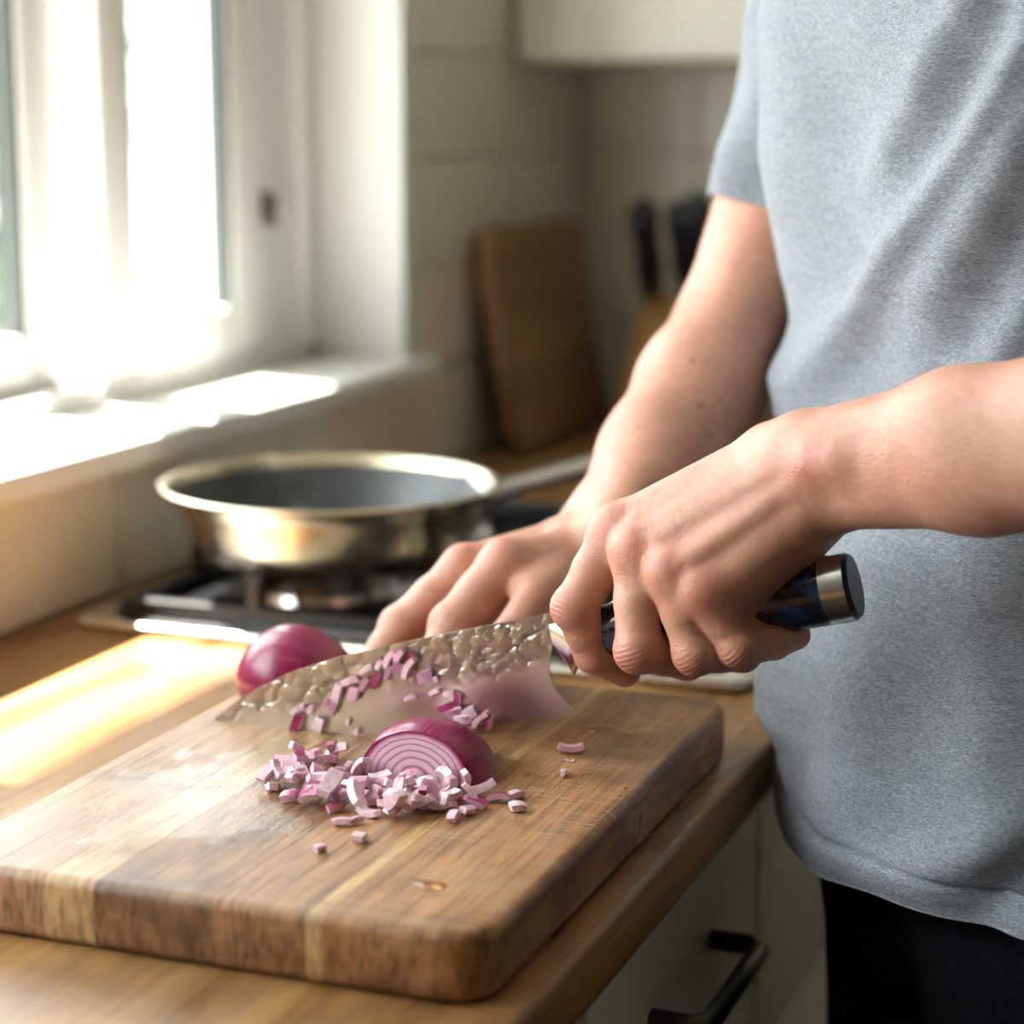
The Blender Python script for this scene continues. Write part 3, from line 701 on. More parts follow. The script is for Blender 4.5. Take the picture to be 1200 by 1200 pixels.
forearmR = U(.021, rc(V1, foreR(.35, .010), .0190, .0270), rc(V2, foreR(.35, -.010), .0190, .0270), rc(foreR(.35, .010), foreR(.72, .008), .0275, .0350), rc(foreR(.35, -.010), foreR(.72, -.008), .0275, .0350),
             rc(foreR(.72), ER, .0380, .0392), rc(ER, ER*.55+SHR*.45, .0392, .0405), rc(foreR(.62, .012), ER*.8+SHR*.2, .026, .022))
armR = U(.008, U(.010, U(.004, U(.009, *palmR), *knR), forearmR), U(.0022, *[finger(k, rM, rP, rD, rT, rR) for k in 'imrp']), thR)
for q in ((811, 422, 1.34, .0018), (821, 475, 1.32, .0021), (832, 511, 1.31, .0013), (748, 500, 1.31, .0011)): moles.append((CAM+ray(q[0], q[1])*(q[2]/FPX), .045, q[3]))
# --- the rest of the body, mostly under the clothes
HC = bp(.055, 0, 1.645); HA = np.array([[G2[0], G2[1], 0], [L2[0], L2[1], 0], [0, 0, 1]])
def hp(f, l, z): return HC+np.array([*(G2*f+L2*l), z])
core = U(.03, rc((.782, 1.115, .93), (.752, 1.235, 1.06), .050, .055), rc((.752, 1.235, 1.06), bp(-.02, .06, 1.30), .055, .070), rc((.735, 1.215, .94), (.708, 1.320, 1.06), .045, .050), rc((.708, 1.320, 1.06), bp(-.02, -.06, 1.30), .050, .070), rc(SHL, SHR, .040), rc(SHL, SHL*.55+EL*.45, .042, .039), rc(SHR, SHR*.6+ER*.4, .040, .036),
         rc(bp(-.01, 0, 1.40), bp(.03, 0, 1.56), .062, .056))
head = U(.012, ell(HC, (.098, .076, .120), HA), ell(hp(.035, 0, -.075), (.058, .052, .050), HA), rc(hp(.095, 0, -.005), hp(.110, 0, -.038), .008, .013), ell(hp(.085, .030, .012), (.016, .020, .008), HA), ell(hp(.085, -.030, .012), (.016, .020, .008), HA),
         ell(hp(.092, 0, -.066), (.010, .024, .006), HA), ell(hp(-.005, .078, -.012), (.018, .008, .030), HA), ell(hp(-.005, -.078, -.012), (.018, .008, .030), HA))
VV, QQ, off = [], [], 0
for nd_, h_ in ((armL, .00115), (armR, .0012), (U(.02, core, head), .006)):
    v_, q_ = surface(nd_, h_); VV.append(v_); QQ.append(q_+off); off += len(v_)
VV = np.concatenate(VV); QQ = np.concatenate(QQ)
rw = np.zeros(len(VV)); mw = np.zeros(len(VV))
for c, r, wt in red: rw = np.maximum(rw, wt*np.exp(-((VV-c)**2).sum(1)/(r*r)))
for c, dr, r in moles:
    d = (c-CAM)/np.linalg.norm(c-CAM); rel = VV-CAM; perp = rel-(rel@d)[:, None]*d; near = np.abs(rel@d-np.linalg.norm(c-CAM)) < dr+.04
    mw = np.maximum(mw, near*np.exp(-(perp**2).sum(1)/(r*r)))
fs = np.zeros(len(VV)); fw = np.zeros(len(VV))
for c, ax, r in joints:
    w_ = np.exp(-((VV-c)**2).sum(1)/(r*1.0)**2); m = w_ > fw; fs[m] = ((VV-c)@ax)[m]; fw[m] = w_[m]
me = bpy.data.meshes.new('body'); me.from_pydata(VV.tolist(), [], QQ.tolist())
at_ = me.attributes.new('flush', 'FLOAT', 'POINT'); at_.data.foreach_set('value', rw.astype(np.float32))
at_ = me.attributes.new('mole', 'FLOAT', 'POINT'); at_.data.foreach_set('value', mw.astype(np.float32))
for nm, arr in (('fold', fs), ('foldw', fw)): me.attributes.new(nm, 'FLOAT', 'POINT').data.foreach_set('value', arr.astype(np.float32))
def skin_mat():
    t = NT('skin'); c = t.coord((1, 1, 1))
    a = t.noise(c, 28, 4, .6); b = t.noise(c, 220, 3, .6)
    col = t.ramp(a, [(.3, (.46, .215, .14)), (.55, (.56, .285, .195)), (.75, (.62, .34, .24))])
    col = t.mix(t.ramp(b, [(.45, 0.), (.75, .30)]), col, (.40, .155, .10))
    fl = t.n('ShaderNodeAttribute', attribute_name='flush').outputs['Fac']; mo = t.n('ShaderNodeAttribute', attribute_name='mole').outputs['Fac']
    col = t.mix(t.math('MULTIPLY', fl, .55), col, (.56, .17, .13)); col = t.mix(t.math('MULTIPLY', mo, .7), col, (.14, .055, .03))
    t.set('Base Color', col); t.set('Roughness', .46); t.set('Specular IOR Level', .45)
    t.set('Subsurface Weight', .12); t.b.inputs['Subsurface Radius'].default_value = (.9, .35, .18); t.set('Subsurface Scale', .004)
    vo = t.n('ShaderNodeTexVoronoi'); t.l(c, vo.inputs['Vector']); vo.inputs['Scale'].default_value = 900
    wr = t.n('ShaderNodeTexNoise'); t.l(t.coord((160, 520, 700)), wr.inputs['Vector']); wr.inputs['Scale'].default_value = 1; wr.inputs['Detail'].default_value = 3
    h = t.math('ADD', t.math('MULTIPLY', vo.outputs['Distance'], .35), t.math('ADD', t.math('MULTIPLY', t.noise(c, 420, 4, .6), .6), t.math('MULTIPLY', wr.outputs['Fac'], .6)))
    fo = t.n('ShaderNodeAttribute', attribute_name='fold').outputs['Fac']; fwn = t.n('ShaderNodeAttribute', attribute_name='foldw').outputs['Fac']
    ph = t.math('ADD', t.math('MULTIPLY', fo, 2*math.pi/.0026), t.math('MULTIPLY', t.noise(c, 260, 2), 3.5))
    h = t.math('ADD', h, t.math('MULTIPLY', t.math('MULTIPLY', t.math('SINE', ph), fwn), .32))
    t.bump(h, .55, .0008); return t.m
M['skin'] = skin_mat(); M['arm_hair'] = plain('light_brown_hair', (.22, .12, .06), .5)
body = mobj('body', me, M['skin'], person, True)
body['label'] = 'bare arms and hands of the person'
# fine body hair on the forearms
HV, HF = [], []
for nd_, h_, (A, B), cnt in ((armL, .004, (fore(.03, 0), EL), 1500), (armR, .004, (foreR(.0), ER), 1900)):
    v_, q_ = surface(forearm if nd_ is armL else forearmR, h_); fn = np.cross(v_[q_[:, 2]]-v_[q_[:, 0]], v_[q_[:, 3]]-v_[q_[:, 1]]); ar = np.linalg.norm(fn, axis=1); fn /= ar[:, None]+1e-12
    ce = v_[q_].mean(1); tt = (ce-A)@(B-A)/((B-A)@(B-A)); ok = np.where((tt > .06) & (tt < .92))[0]; pick = rng.choice(ok, cnt, p=ar[ok]/ar[ok].sum()); ad = (A-B)/np.linalg.norm(A-B)
    for k in pick:
        n_ = fn[k]; p0 = ce[k]-n_*.0006+rng.normal(size=3)*.0012; d_ = ad*rng.uniform(.4, 1.0)+n_*rng.uniform(.12, .32)+rng.normal(size=3)*.22; d_ /= np.linalg.norm(d_); ln = rng.uniform(.005, .012); sd2 = np.cross(d_, n_); sd2 /= np.linalg.norm(sd2)+1e-9; wd_ = .00006
        p1 = p0+d_*ln*.55+n_*.0005; p2 = p0+d_*ln; i0 = len(HV); HV += [p0-sd2*wd_, p0+sd2*wd_, p1+sd2*wd_*.8, p1-sd2*wd_*.8, p2]; HF += [(i0, i0+1, i0+2, i0+3), (i0+3, i0+2, i0+4)]
me = bpy.data.meshes.new('arm_hair'); me.from_pydata([tuple(x) for x in HV], [], HF); ah = mobj('arm_hair', me, M['arm_hair'], person); ah['kind'] = 'stuff'
# hair cap
v_, q_ = surface(SUBT(.004, ell(hp(-.008, 0, .014), (.104, .083, .124), HA), U(.02, ell(hp(.075, 0, -.045), (.085, .09, .095), HA), ell(hp(0, 0, -.13), (.14, .14, .09), HA))), .006)
me = bpy.data.meshes.new('hair'); me.from_pydata(v_.tolist(), [], q_.tolist()); mobj('hair', me, M['hair'], person)

# --- t-shirt
def shirt_mat():
    t = NT('heather_grey_jersey'); c = t.coord((1, 1, 1))
    sl = t.noise(t.coord((360, 360, 1900)), 1, 3, .65, .3); sl2 = t.noise(t.coord((70, 70, 420)), 1, 3, .6); kn_ = t.noise(t.coord((1500, 1500, 1500)), 1, 2)
    col = t.ramp(sl, [(.32, (.125, .147, .175)), (.50, (.265, .29, .322)), (.70, (.43, .45, .48))])
    col = t.mix(t.ramp(sl2, [(.48, 0.), (.70, .5)]), col, (.15, .172, .205))
    t.set('Base Color', col); t.set('Roughness', .92); t.set('Specular IOR Level', .15); t.set('Sheen Weight', .25); t.set('Sheen Roughness', .5)
    h = t.math('ADD', t.math('MULTIPLY', sl, .9), t.math('ADD', t.math('MULTIPLY', kn_, .4), t.math('MULTIPLY', t.noise(c, 160, 4, .6), .9)))
    t.bump(h, .8, .0014); return t.m
M['shirt'] = shirt_mat()
# ring table: z, forward offset, half width, half depth
RING = np.array([(.862, .745, 1.166, .168, .102), (.885, .745, 1.168, .168, .102), (.905, .741, 1.176, .169, .103), (.925, .732, 1.190, .171, .106), (.945, .729, 1.206, .174, .109), (.98, .733, 1.232, .177, .110), (1.02, .732, 1.255, .178, .109), (1.06, .730, 1.270, .178, .106), (1.10, .726, 1.279, .177, .103), (1.15, .721, 1.285, .177, .102), (1.20, .716, 1.286, .179, .105),
                 (1.25, .714, 1.286, .183, .109), (1.30, .713, 1.286, .185, .113), (1.35, .713, 1.286, .184, .112), (1.40, .712, 1.288, .168, .105), (1.43, .715, 1.292, .135, .096), (1.455, .716, 1.294, .095, .082), (1.47, .713, 1.292, .074, .072), (1.478, .712, 1.291, .070, .069)])
NT_, NZ_ = 420, 300
zz = np.concatenate([[.862, .862], np.linspace(.862, 1.478, NZ_)]); th_ = np.linspace(0, 2*np.pi, NT_, endpoint=False)
def ridge(q, z, a, b, wd, amp, soft=.05):
    (q0, z0), (q1, z1) = a, b; t = np.clip((z-z0)/(z1-z0), 0, 1); mid = q0+(q1-q0)*t
    fade = np.clip((z-min(z0, z1)+soft)/soft, 0, 1)*np.clip((max(z0, z1)+soft-z)/soft, 0, 1)
    return amp*fade*np.exp(-((q-mid)/wd)**2)
def pq(px, py, d=1.22):     # sideways position and height of a measured fold point
    p = CAM+ray(px, py)*(d/FPX); return ((p-CAM)@RT, p[2])
FOLDS = [((1135, 60), (955, 485), .010, .0060), ((1085, 0), (1010, 200), .012, .0040), ((1185, 0), (1075, 330), .016, .0065), ((1215, 190), (1120, 420), .014, .0050), ((1040, 260), (945, 560), .012, .0018),
         ((925, 20), (935, 330), .010, .0040), ((975, 150), (1000, 420), .016, -.0040), ((960, 640), (905, 860), .014, .0045), ((1010, 640), (960, 930), .016, .0040), ((1200, 800), (1020, 960), .024, .0050), ((1120, 650), (1090, 830), .020, .0035),
         ((1260, 100), (1200, 420), .016, .006), ((930, 830), (925, 940), .012, -.003), ((1160, 830), (1080, 980), .014, -.0035)]
rows = []
for ri, z in enumerate(zz):
    cx_, cy_, a, b = [np.interp(z, RING[:, 0], RING[:, k]) for k in (1, 2, 3, 4)]
    if ri == 0: a, b = a-.004, b-.004
    n_ = 2.3; ct_, st_ = np.cos(th_), np.sin(th_); rr = (np.abs(ct_)**n_+np.abs(st_)**n_)**(-1/n_)
    F_, Lt = b*rr*ct_, a*rr*st_
    nx, ny = ct_/b, st_/a; nn = np.hypot(nx, ny); nx, ny = nx/nn, ny/nn
    P = np.array([[cx_, cy_]])+F_[:, None]*G2+Lt[:, None]*L2; Nn = nx[:, None]*G2+ny[:, None]*L2
    q = (P-CAM[:2])@RT[:2]; disp = np.zeros(NT_)
    zrow = z + (0.006*np.sin(2*th_+.6)+.004*np.sin(5*th_) if z < .92 else 0)*np.clip((.92-z)/.08, 0, 1)
    zrow = zrow + .017*np.clip(np.sin(th_), 0, 1)*np.clip((.94-z)/.078, 0, 1)
    camside = np.clip(Nn@(np.array([.17, -.985]))*2.5+.6, 0, 1)
    for A, B, wd, amp in FOLDS: disp += camside*ridge(q, z, pq(*A), pq(*B), wd, amp*2.2)
    disp += (1-camside)*.004*np.sin(7*th_+9*z)
    disp += .0016*np.sin(23*q+31*z+3*np.sin(19*z))+.0012*np.sin(61*q-47*z)
    wr_ = np.array([mnoise.noise(Vector((qq*26+z*9, z*11, 3.1)))*.0036+mnoise.noise(Vector((qq*60+z*22, z*24, 7.7)))*.0018 for qq in q]); disp += camside*wr_
    if z < .90: disp += -.0030*np.exp(-((z-.8845)/.0024)**2)+.0012*np.exp(-((z-.873)/.008)**2)
    if ri == 0: disp -= .003
    fadeT = np.clip((1.46-z)/.05, 0, 1); P = P+Nn*(disp*fadeT)[:, None]
    rows.append(np.column_stack([P, np.broadcast_to(zrow, NT_) + (.02 if ri == 0 else 0)]))
V = np.concatenate(rows); i_ = np.arange(NT_); Fs = []
for r in range(len(rows)-1):
    Fs.append(np.stack([r*NT_+i_, r*NT_+(i_+1) % NT_, (r+1)*NT_+(i_+1) % NT_, (r+1)*NT_+i_], 1))
Vs, Fa = [V], [np.concatenate(Fs)]; off = len(V)
def sleeve(sh, el, inward, r_prof, seed):
    """r_prof: list of (t along the upper arm, radius)"""
    global off
    d = (el-sh)/np.linalg.norm(el-sh); u = np.cross(d, [0, 0, 1.]); u /= np.linalg.norm(u); w_ = np.cross(u, d); n = 160; m = 90
    ts = np.linspace(-.15, r_prof[-1][0], m); ts = np.concatenate([ts, [ts[-1], ts[-1]-.06]]); ang = np.linspace(0, 2*np.pi, n, endpoint=False); out = []
    for k, t in enumerate(ts):
        r = np.interp(t, [p[0] for p in r_prof], [p[1] for p in r_prof])
        if k == m: r -= .002
        if k > m: r -= .003
        rr = r+.0030*np.sin(3*ang+14*t+seed)*np.clip(t+.1, 0, .4)*2+.0022*np.sin(5*ang-22*t+seed*2)*np.clip(t+.1, 0, .5)
        if k < m: rr = rr-.0012*np.exp(-((t-ts[m-1]+.075)/.010)**2)
        c = sh+(el-sh)*t; out.append(c+np.outer(np.cos(ang)*rr, u)+np.outer(np.sin(ang)*rr, w_))
    vv = np.concatenate(out+[(sh+(el-sh)*-.16)[None]]); i = np.arange(n)
    ff = [np.stack([r*n+i, (r+1)*n+i, (r+1)*n+(i+1) % n, r*n+(i+1) % n], 1) for r in range(len(ts)-1)]
    cap = len(vv)-1; ff.append(np.stack([i, (i+1) % n, np.full(n, cap), np.full(n, cap)], 1))
    Vs.append(vv); Fa.append(np.concatenate(ff)+off); off += len(vv)
sleeve(SHR, ER, 1, [(-.15, .045), (0, .058), (.3, .052), (.55, .0468), (.70, .0440)], .4)
sleeve(SHL, EL, -1, [(-.15, .045), (0, .068), (.3, .064), (.60, .058)], 1.7)
V = np.concatenate(Vs); Fq = [tuple(dict.fromkeys(f)) for f in np.concatenate(Fa).tolist()]
me = bpy.data.meshes.new('t_shirt'); me.from_pydata(V.tolist(), [], Fq)
bm = bmesh.new(); bm.from_mesh(me); bmesh.ops.recalc_face_normals(bm, faces=bm.faces); bm.to_mesh(me); bm.free()
ts_ = mobj('t_shirt', me, M['shirt'], person); ts_['label'] = 'heather grey short-sleeved t-shirt'
# --- trousers and shoes
HP = np.array([.750, 1.170, 0]); hq = lambda f, l, z: HP+np.array([*(G2*f+L2*l), z])
HL, HR = hq(-.004, .060, .880), hq(-.006, -.060, .880); KL, KR = hq(-.0, .085, .50), hq(-.02, -.085, .50); AL, AR = hq(-.05, .105, .10), hq(-.06, -.105, .10)
v_, q_ = surface(U(.04, rc(HL, HR, .076), rc(HL-np.array([0, 0, .03]), KL, .078, .066), rc(KL, AL, .068, .062), rc(HR-np.array([0, 0, .03]), KR, .078, .066), rc(KR, AR, .068, .062)), .006)
v_ = v_+np.stack([.0025*np.sin(60*v_[:, 2]+30*v_[:, 0]), .0025*np.sin(48*v_[:, 2]+20*v_[:, 1]), 0*v_[:, 2]], 1)*np.clip((.8-v_[:, 2])*3, .2, 1)[:, None]
me = bpy.data.meshes.new('trousers'); me.from_pydata(v_.tolist(), [], q_.tolist()); mobj('trousers', me, M['trouser'], person)
for a in (AL, AR):
    g3 = np.array([*G2, 0]); v_, q_ = surface(U(.02, rc(a+[0, 0, -.055]-g3*.03, a+[0, 0, -.058]+g3*.10, .040, .036), rc(a+[0, 0, -.06]+g3*.10, a+[0, 0, -.066]+g3*.15, .034, .030), rc(a+[0, 0, -.05]-g3*.02, a+[0, 0, .0], .042, .04)), .005)
    v_[:, 2] = np.maximum(v_[:, 2], .001); me = bpy.data.meshes.new('shoe'); me.from_pydata(v_.tolist(), [], q_.tolist()); mobj('shoe', me, M['shoe'], person)

# ------------------------------------------------------------------ onions
def onion_skin(name, axis, dark=1.0):
    t = NT(name); tc = t.n('ShaderNodeTexCoord').outputs['Object']; x = t.sep(tc)
    i, j = [(1, 2), (0, 2), (0, 1)][axis]
    an = t.math('ARCTAN2', x[i], x[j]); cb = t.n('ShaderNodeCombineXYZ'); t.l(t.math('MULTIPLY', an, 9.0), cb.inputs[0]); t.l(t.math('MULTIPLY', x[axis], 14.0), cb.inputs[1])
    st = t.noise(cb.outputs[0], 1.6, 4, .6, .3); bl = t.noise(tc, 40, 3)
    col = t.ramp(st, [(.28, (.20*dark, .006*dark, .05*dark)), (.52, (.34*dark, .018*dark, .10*dark)), (.70, (.46*dark, .07*dark, .18*dark)), (.86, (.68, .34, .42))])
    col = t.mix(t.ramp(bl, [(.4, 0.), (.7, .35)]), col, (.30, .015, .085)); t.set('Base Color', col); t.set('Roughness', .26); t.set('Specular IOR Level', .6)
    t.set('Subsurface Weight', .15); t.b.inputs['Subsurface Radius'].default_value = (1, .3, .4); t.set('Subsurface Scale', .003); t.bump(st, .15, .0006); return t.m
def flesh_mat(name, rings, tint=0.0):
    t = NT(name); tc = t.n('ShaderNodeTexCoord').outputs['Object']
    w1, w2 = (.80, .63, .67), (.62, .31, .43)
    if rings:
        m = t.n('ShaderNodeMapping'); m.inputs['Scale'].default_value = (1/.0360, 1/.0360, 1/.0285); t.l(tc, m.inputs['Vector'])
        ln = t.n('ShaderNodeVectorMath', operation='LENGTH'); t.l(m.outputs[0], ln.inputs[0])
        rho = t.math('ADD', ln.outputs['Value'], t.math('MULTIPLY', t.math('SUBTRACT', t.noise(tc, 60, 2), .5), .05))
        fr = t.math('FRACT', t.math('MULTIPLY', rho, 11.5))
        band = t.ramp(fr, [(.0, .9), (.14, .75), (.26, .12), (.80, .0), (.95, .55), (1., .9)])
        col = t.mix(band, (.68, .47, .54), (.36, .09, .21)); col = t.mix(t.ramp(rho, [(.90, 0.), (.97, 1.)]), col, (.30, .02, .10))
    else:
        n1 = t.noise(tc, 260, 3); n2 = t.n('ShaderNodeObjectInfo').outputs['Random']
        col = t.mix(t.math('MULTIPLY', t.ramp(n1, [(.4, 0.), (.62, 1.)]), .55), w1, w2)
        col = t.mix(t.ramp(n2, [(.55, 0.), (.95, .6)]), col, (.66, .33, .46))
    t.set('Base Color', col); t.set('Roughness', .28); t.set('Specular IOR Level', .5)
    t.set('Subsurface Weight', .3); t.b.inputs['Subsurface Radius'].default_value = (1, .7, .75); t.set('Subsurface Scale', .003)
    t.bump(t.noise(tc, 500, 3), .12, .0005); return t.m
M['skinA'] = onion_skin('onion_skin_cut', 1, .72); M['skinB'] = onion_skin('onion_skin_whole', 0, .72)
M['rings'] = flesh_mat('onion_rings', True); M['flesh'] = flesh_mat('onion_flesh', False)
M['purple'] = plain('onion_purple_layer', (.34, .03, .12), .3, var=.35, scale=300)
M['lilac'] = plain('onion_lilac_layer', (.60, .26, .40), .3, var=.3, scale=400, Subsurface_Weight=.2)
def ellipsoid(bm, c, r, nu=64, nv=40, taper=None):
    rows = []
    for a in range(nv+1):
        ph = math.pi*a/nv
        if a in (0, nv): rows.append([bm.verts.new((c[0], c[1], c[2]+r[2]*math.cos(ph)))])
        else: rows.append([bm.verts.new((c[0]+r[0]*math.sin(ph)*math.cos(2*math.pi*k/nu), c[1]+r[1]*math.sin(ph)*math.sin(2*math.pi*k/nu), c[2]+r[2]*math.cos(ph))) for k in range(nu)])
    for A, B in zip(rows, rows[1:]):
        for k in range(nu):
            f = [A[k % len(A)], B[k % len(B)], B[(k+1) % nu % len(B)], A[(k+1) % nu % len(A)]]; f = list(dict.fromkeys(f)); bm.faces.new(f)
    if taper:
        for v in bm.verts: taper(v)
def clip(bm, co, no, cap):
    r = bmesh.ops.bisect_plane(bm, geom=list(bm.verts)+list(bm.edges)+list(bm.faces), dist=1e-7, plane_co=co, plane_no=no, clear_outer=True)
    if cap:
        ed = [e for e in r['geom_cut'] if isinstance(e, bmesh.types.BMEdge)]
        bmesh.ops.contextual_create(bm, geom=ed)
# the half being sliced: lies on its flat side, sliced face turned to the front
OC = Vector((.4700, .9980, ZB+.0006)); NO = Vector((-.04, -1, .10)).normalized(); CO = OC+Vector((0, -.0175, 0))
oh = empty('red_onion', OC, 'red onion half with ringed cut face lying under the knife blade', 'onion')
def lump(v):
    d = v.co-OC; k = 1+.018*mnoise.noise(d*60)+.012*mnoise.noise(d*25+Vector((3, 1, 2))); v.co = OC+d*k
bm = bmesh.new(); ellipsoid(bm, OC, (.0360, .0360, .0285), taper=lump); clip(bm, OC, (0, 0, -1), False); clip(bm, CO+NO*.0, NO, False); fin('skin', bm, M['skinA'], oh, True, OC)
bm = bmesh.new(); ellipsoid(bm, OC, (.0355, .0355, .0280), taper=lump); clip(bm, OC+Vector((0, 0, .0002)), (0, 0, -1), True); clip(bm, CO-NO*.0002, NO, True); fin('flesh', bm, M['rings'], oh, origin=OC, auto=40)
# the second onion behind the knife tip
OW = Vector((.333, 1.112, ZB+.011))
ow = empty('red_onion', (OW.x, OW.y, ZB), 'glossy uncut red onion behind the tip of the knife', 'onion')
def neck(v):
    d = v.co-OW; t = max(0, d.x/.036); s = max(0, -d.x/.036)
    v.co = OW+Vector((d.x*(1+.22*t**6+.06*s**8), d.y*(1-.06*t), d.z*(1-.06*t)))
bm = bmesh.new(); ellipsoid(bm, OW, (.0340, .0325, .0315), 64, 48, neck); clip(bm, (0, 0, ZB+.0004), (0, 0, -1), True)
bmesh.ops.transform(bm, matrix=Matrix.Translation(OW) @ Matrix.Rotation(.55, 4, 'Z') @ Matrix.Translation(-OW), verts=bm.verts)
fin('skin', bm, M['skinB'], ow, True, OW)
bm = bmesh.new(); q = OW+Matrix.Rotation(.55, 3, 'Z') @ Vector((.0395, 0, 0))
for k in range(9):
    a = k*.7; tube(bm, [q-Vector((.004, 0, 0)), q+Vector((.004, .003*math.cos(a), .003*math.sin(a))), q+Vector((.009, .006*math.cos(a), .004*math.sin(a)))], [.0016, .0012, .0004], 5)
fin('dry_tip', bm, M['bark'], ow, True)
# diced pieces
def piece_mesh(i):
    r = random.uniform(.012, .026); arc = random.uniform(.010, .0155)/r*.5 if i % 3 else random.uniform(.006, .010)/r*.5
    arc = min(arc, .46); th = random.uniform(.0030, .0044); wd = random.uniform(.0055, .0100) if i % 2 else random.uniform(.0035, .0055); n = 4; sk = random.uniform(-.25, .25); bm = bmesh.new(); R_ = []
    for k in range(n+1):
        a = -arc+2*arc*k/n; e = 1-.10*abs(2*k/n-1)**3
        R_.append([bm.verts.new((rr*math.sin(a)+sk*y, y*e, rr*math.cos(a)-r)) for rr, y in ((r, -wd/2), (r+th*e, -wd/2*.92), (r+th*e, wd/2*.9), (r, wd/2))])
    for A, B in zip(R_, R_[1:]):
        for q in range(4):
            f = bm.faces.new([A[q], A[(q+1) % 4], B[(q+1) % 4], B[q]])
            if q == 1: f.material_index = 1
    bm.faces.new(R_[0][::-1]); bm.faces.new(R_[-1]); bmesh.ops.recalc_face_normals(bm, faces=bm.faces)
    me = bpy.data.meshes.new('onion_piece'); bm.to_mesh(me); bm.free(); me.polygons.foreach_set('use_smooth', [True]*len(me.polygons)); me.set_sharp_from_angle(angle=math.radians(38))
    me.materials.append(M['flesh']); me.materials.append([M['flesh'], M['lilac'], M['purple'], M['flesh'], M['lilac']][i % 5]); return me
PM = [piece_mesh(i) for i in range(20)]
def put(me, loc, rot, label, group, scale=1.0, rest=None):
    o = bpy.data.objects.new('onion_piece', me); COL.objects.link(o); R3 = rot.to_matrix() if not isinstance(rot, Matrix) else rot
    o.rotation_euler = R3.to_euler(); o.scale = (scale,)*3; loc = Vector(loc)
    if rest is not None: loc.z = rest-min((R3 @ (v.co*scale)).z for v in me.vertices)
    o.location = loc; props(o, label, 'onion piece', group); return o
from mathutils import Euler
poly = [(312, 922), (330, 900), (365, 888), (430, 892), (470, 905), (520, 908), (560, 922), (585, 938), (560, 950), (520, 958), (480, 966), (420, 962), (350, 945), (318, 934)]
PW = [onz(x, y, ZB)[:2] for x, y in poly]
def inside(p):
    c = False
    for (x0, y0), (x1, y1) in zip(PW, PW[1:]+PW[:1]):
        if (y0 > p[1]) != (y1 > p[1]) and p[0] < (x1-x0)*(p[1]-y0)/(y1-y0)+x0: c = not c
    return c
hgt = {}; placed = 0; lo_ = np.min(PW, 0); hi_ = np.max(PW, 0)
tries = 0
while placed < 92 and tries < 6000:
    tries += 1
    p = rng.uniform(lo_, hi_)
    if not inside(p) or (p[1] > .980 and .428 < p[0] < .507): continue
    me = PM[int(rng.integers(len(PM)))]; tl = .28+.25*rng.random()
    rot = Euler((rng.normal()*tl, rng.normal()*tl+(math.pi if rng.random() < .4 else 0), rng.uniform(0, 6.28))).to_matrix(); sc = rng.uniform(.78, 1.12)
    pts = [R for R in ((rot @ (v.co*sc)) for v in me.vertices)]; zm = min(q.z for q in pts)
    cells = {(int((p[0]+q.x)/.004), int((p[1]+q.y)/.004)): 0 for q in pts}; base = sorted(hgt.get(c, 0) for c in cells)
    b0 = base[int(len(base)*.6)]
    if b0 > (.0034 if p[1] > .962 and .42 < p[0] < .51 else .013): continue
    put(me, (p[0], p[1], 0), rot, ('pale pink', 'lilac sided', 'purple edged', 'whitish', 'lilac tinged')[PM.index(me) % 5]+(' larger' if sc > .95 else ' small')+' piece of diced onion '+('on top of the heap' if b0 > .005 else 'low in the heap')+' before the onion half', 'heap of diced onion on the board', sc, ZB+.0003+b0*.8)
    for c in cells: hgt[c] = max(hgt.get(c, 0), b0*.8+.0035)
    placed += 1
for x, y, k, lb in ((375, 999, 0, 'onion bit lying farthest from the heap towards the board front'), (421, 987, 3, 'whitish onion bit lying alone in front of the heap'), (418, 966, 6, 'lilac sided onion bit at the front edge of the heap'), (585, 940, 7, 'purple edged onion bit at the end of the heap under the onion half'), (604, 937, 8, 'long whitish onion bit just past the end of the heap'), (606, 951, 3, 'flat whitish onion bit lying beside the long one past the heap'), (660, 910, 0, 'tiny onion bit lying alone on the bare scratched side of the board'), (548, 955, 9, 'blunt lilac onion bit touching the front of the heap'), (400, 968, 10, 'pale onion bit just in front of the heap'), (532, 962, 5, 'small pale bit before the sliced onion half')):
    q = onz(x, y, ZB); put(PM[k], q, Euler((.1, .1, rng.uniform(0, 6))), lb, 'stray onion bits', .8, ZB+.0003)
q = onz(669, 882, ZB); put(PM[7], q, Euler((.1, math.pi, .3)), 'single dark purple onion bit near the heel of the knife', None, .95, ZB+.0003).data.materials
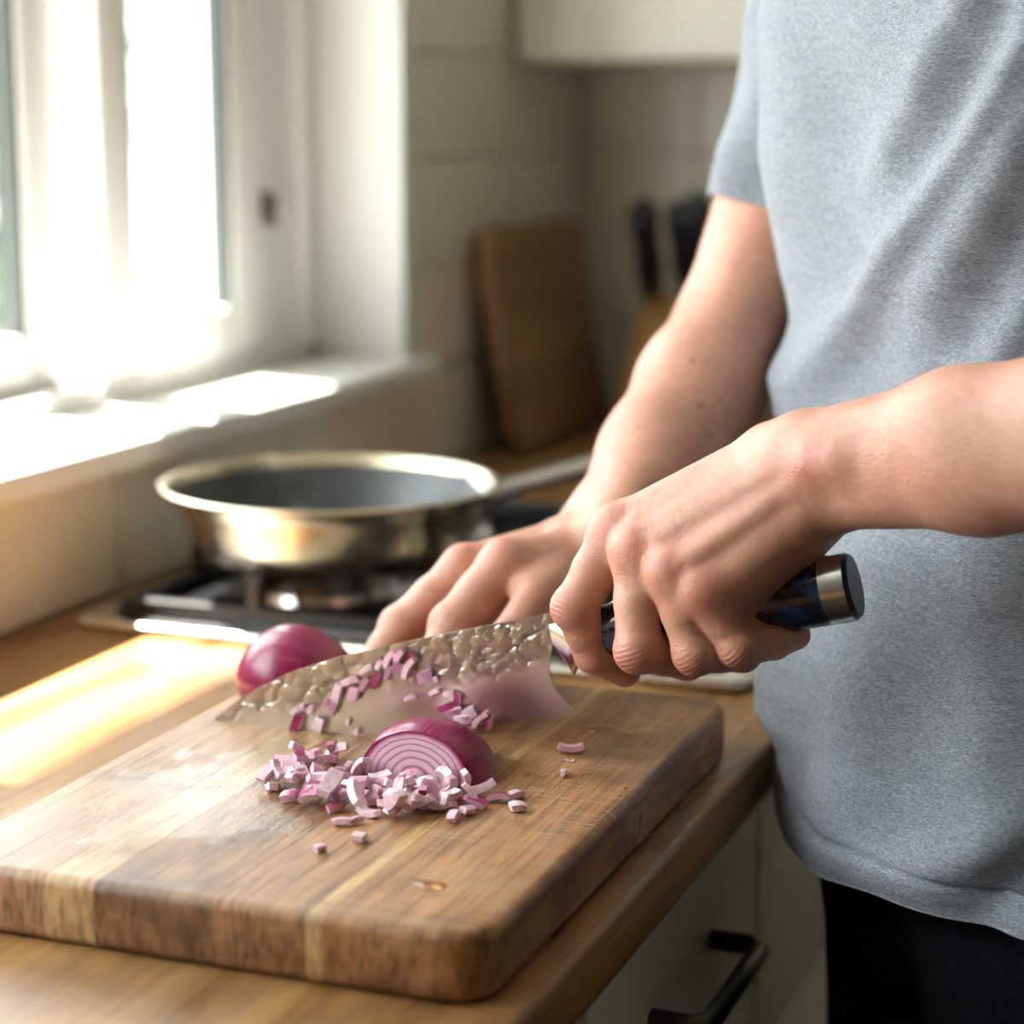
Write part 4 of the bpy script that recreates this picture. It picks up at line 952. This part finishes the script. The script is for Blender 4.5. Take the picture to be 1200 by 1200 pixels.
# pieces clinging to the flat of the blade
YB = KO[1]-.0012
blade_bits = [(352, 832, .5, 2), (349, 847, 1.2, 7), (368, 832, 1.1, 0), (376, 848, 1.3, 3), (384, 822, 1.0, 6), (397, 812, 1.3, 5), (392, 828, 1.2, 1), (412, 797, .4, 8), (416, 812, 1.3, 3), (428, 801, 1.0, 4), (432, 786, .6, 10), (442, 797, 1.2, 2), (448, 780, 1.1, 0), (456, 790, 1.0, 6), (461, 772, 1.0, 5), (468, 781, 1.1, 9), (474, 768, 1.0, 3), (482, 770, .9, 12), (484, 782, 1.1, 13),
              (500, 792, .4, 11), (508, 800, .5, 4), (484, 817, .3, 7), (512, 812, .5, 6), (528, 812, .2, 0), (538, 818, 1.4, 12), (524, 828, .4, 2), (535, 832, .3, 1), (552, 834, .5, 3), (566, 842, .8, 7), (574, 846, 1.2, 2), (545, 840, .2, 5), (411, 846, 1.3, 0), (421, 858, 1.0, 12)]
for x, y, a, k in blade_bits:
    sm = (x, y) in ((484, 817), (411, 846), (421, 858)); me = PM[k]; sc = .55 if sm else .80
    rot = Matrix.Rotation(-a, 3, 'Y') @ Matrix.Rotation(rng.normal()*.15, 3, 'X') @ Matrix.Rotation(math.pi/2 if rng.random() < .7 else 0, 3, 'X')
    yy = max((rot @ (v.co*sc)).y for v in me.vertices); p = ony(x, y, YB); put(me, (p[0], YB-yy-.0001, p[2]), rot, ('pale', 'lilac sided', 'purple edged', 'whitish', 'lilac tinged')[k % 5]+' diced onion piece stuck to the '+('tip half' if x < 440 else 'heel half' if x > 492 else 'middle')+' of the knife blade', 'onion pieces stuck to the blade', sc)
t_ = NT('amber_juice'); t_.set('Base Color', (.75, .45, .22)); t_.set('Roughness', .04); t_.set('Transmission Weight', .85); t_.set('IOR', 1.33); M['juice'] = t_.m
for x, y, rx, ry, lb in ((505, 1038, .0085, .0055, 'round drop of juice near the rounded front corner of the board'), (709, 852, .009, .0030, 'long thin drop of juice below the knife hand'), (690, 858, .004, .0025, 'tiny drop of juice beside the long thin drop'), (612, 866, .008, .003, 'flat drop of juice just behind the onion half'), (735, 858, .005, .002, 'small drop of juice nearest the back corner of the board'), (668, 891, .004, .003, 'small drop of juice beside the single purple onion bit')):
    q = onz(x, y, ZB); bm = bmesh.new(); ellipsoid(bm, (q[0], q[1], ZB+.0002), (rx, ry, .0011), 24, 12, lambda v, q=q: setattr(v, 'co', Vector((v.co.x+.0012*math.sin(400*v.co.y), v.co.y+.0008*math.sin(500*v.co.x), v.co.z))))
    clip(bm, (0, 0, ZB+.00015), (0, 0, -1), True); props(fin('juice_drop', bm, M['juice'], None, True), lb, 'drop', 'drops of juice on the board')
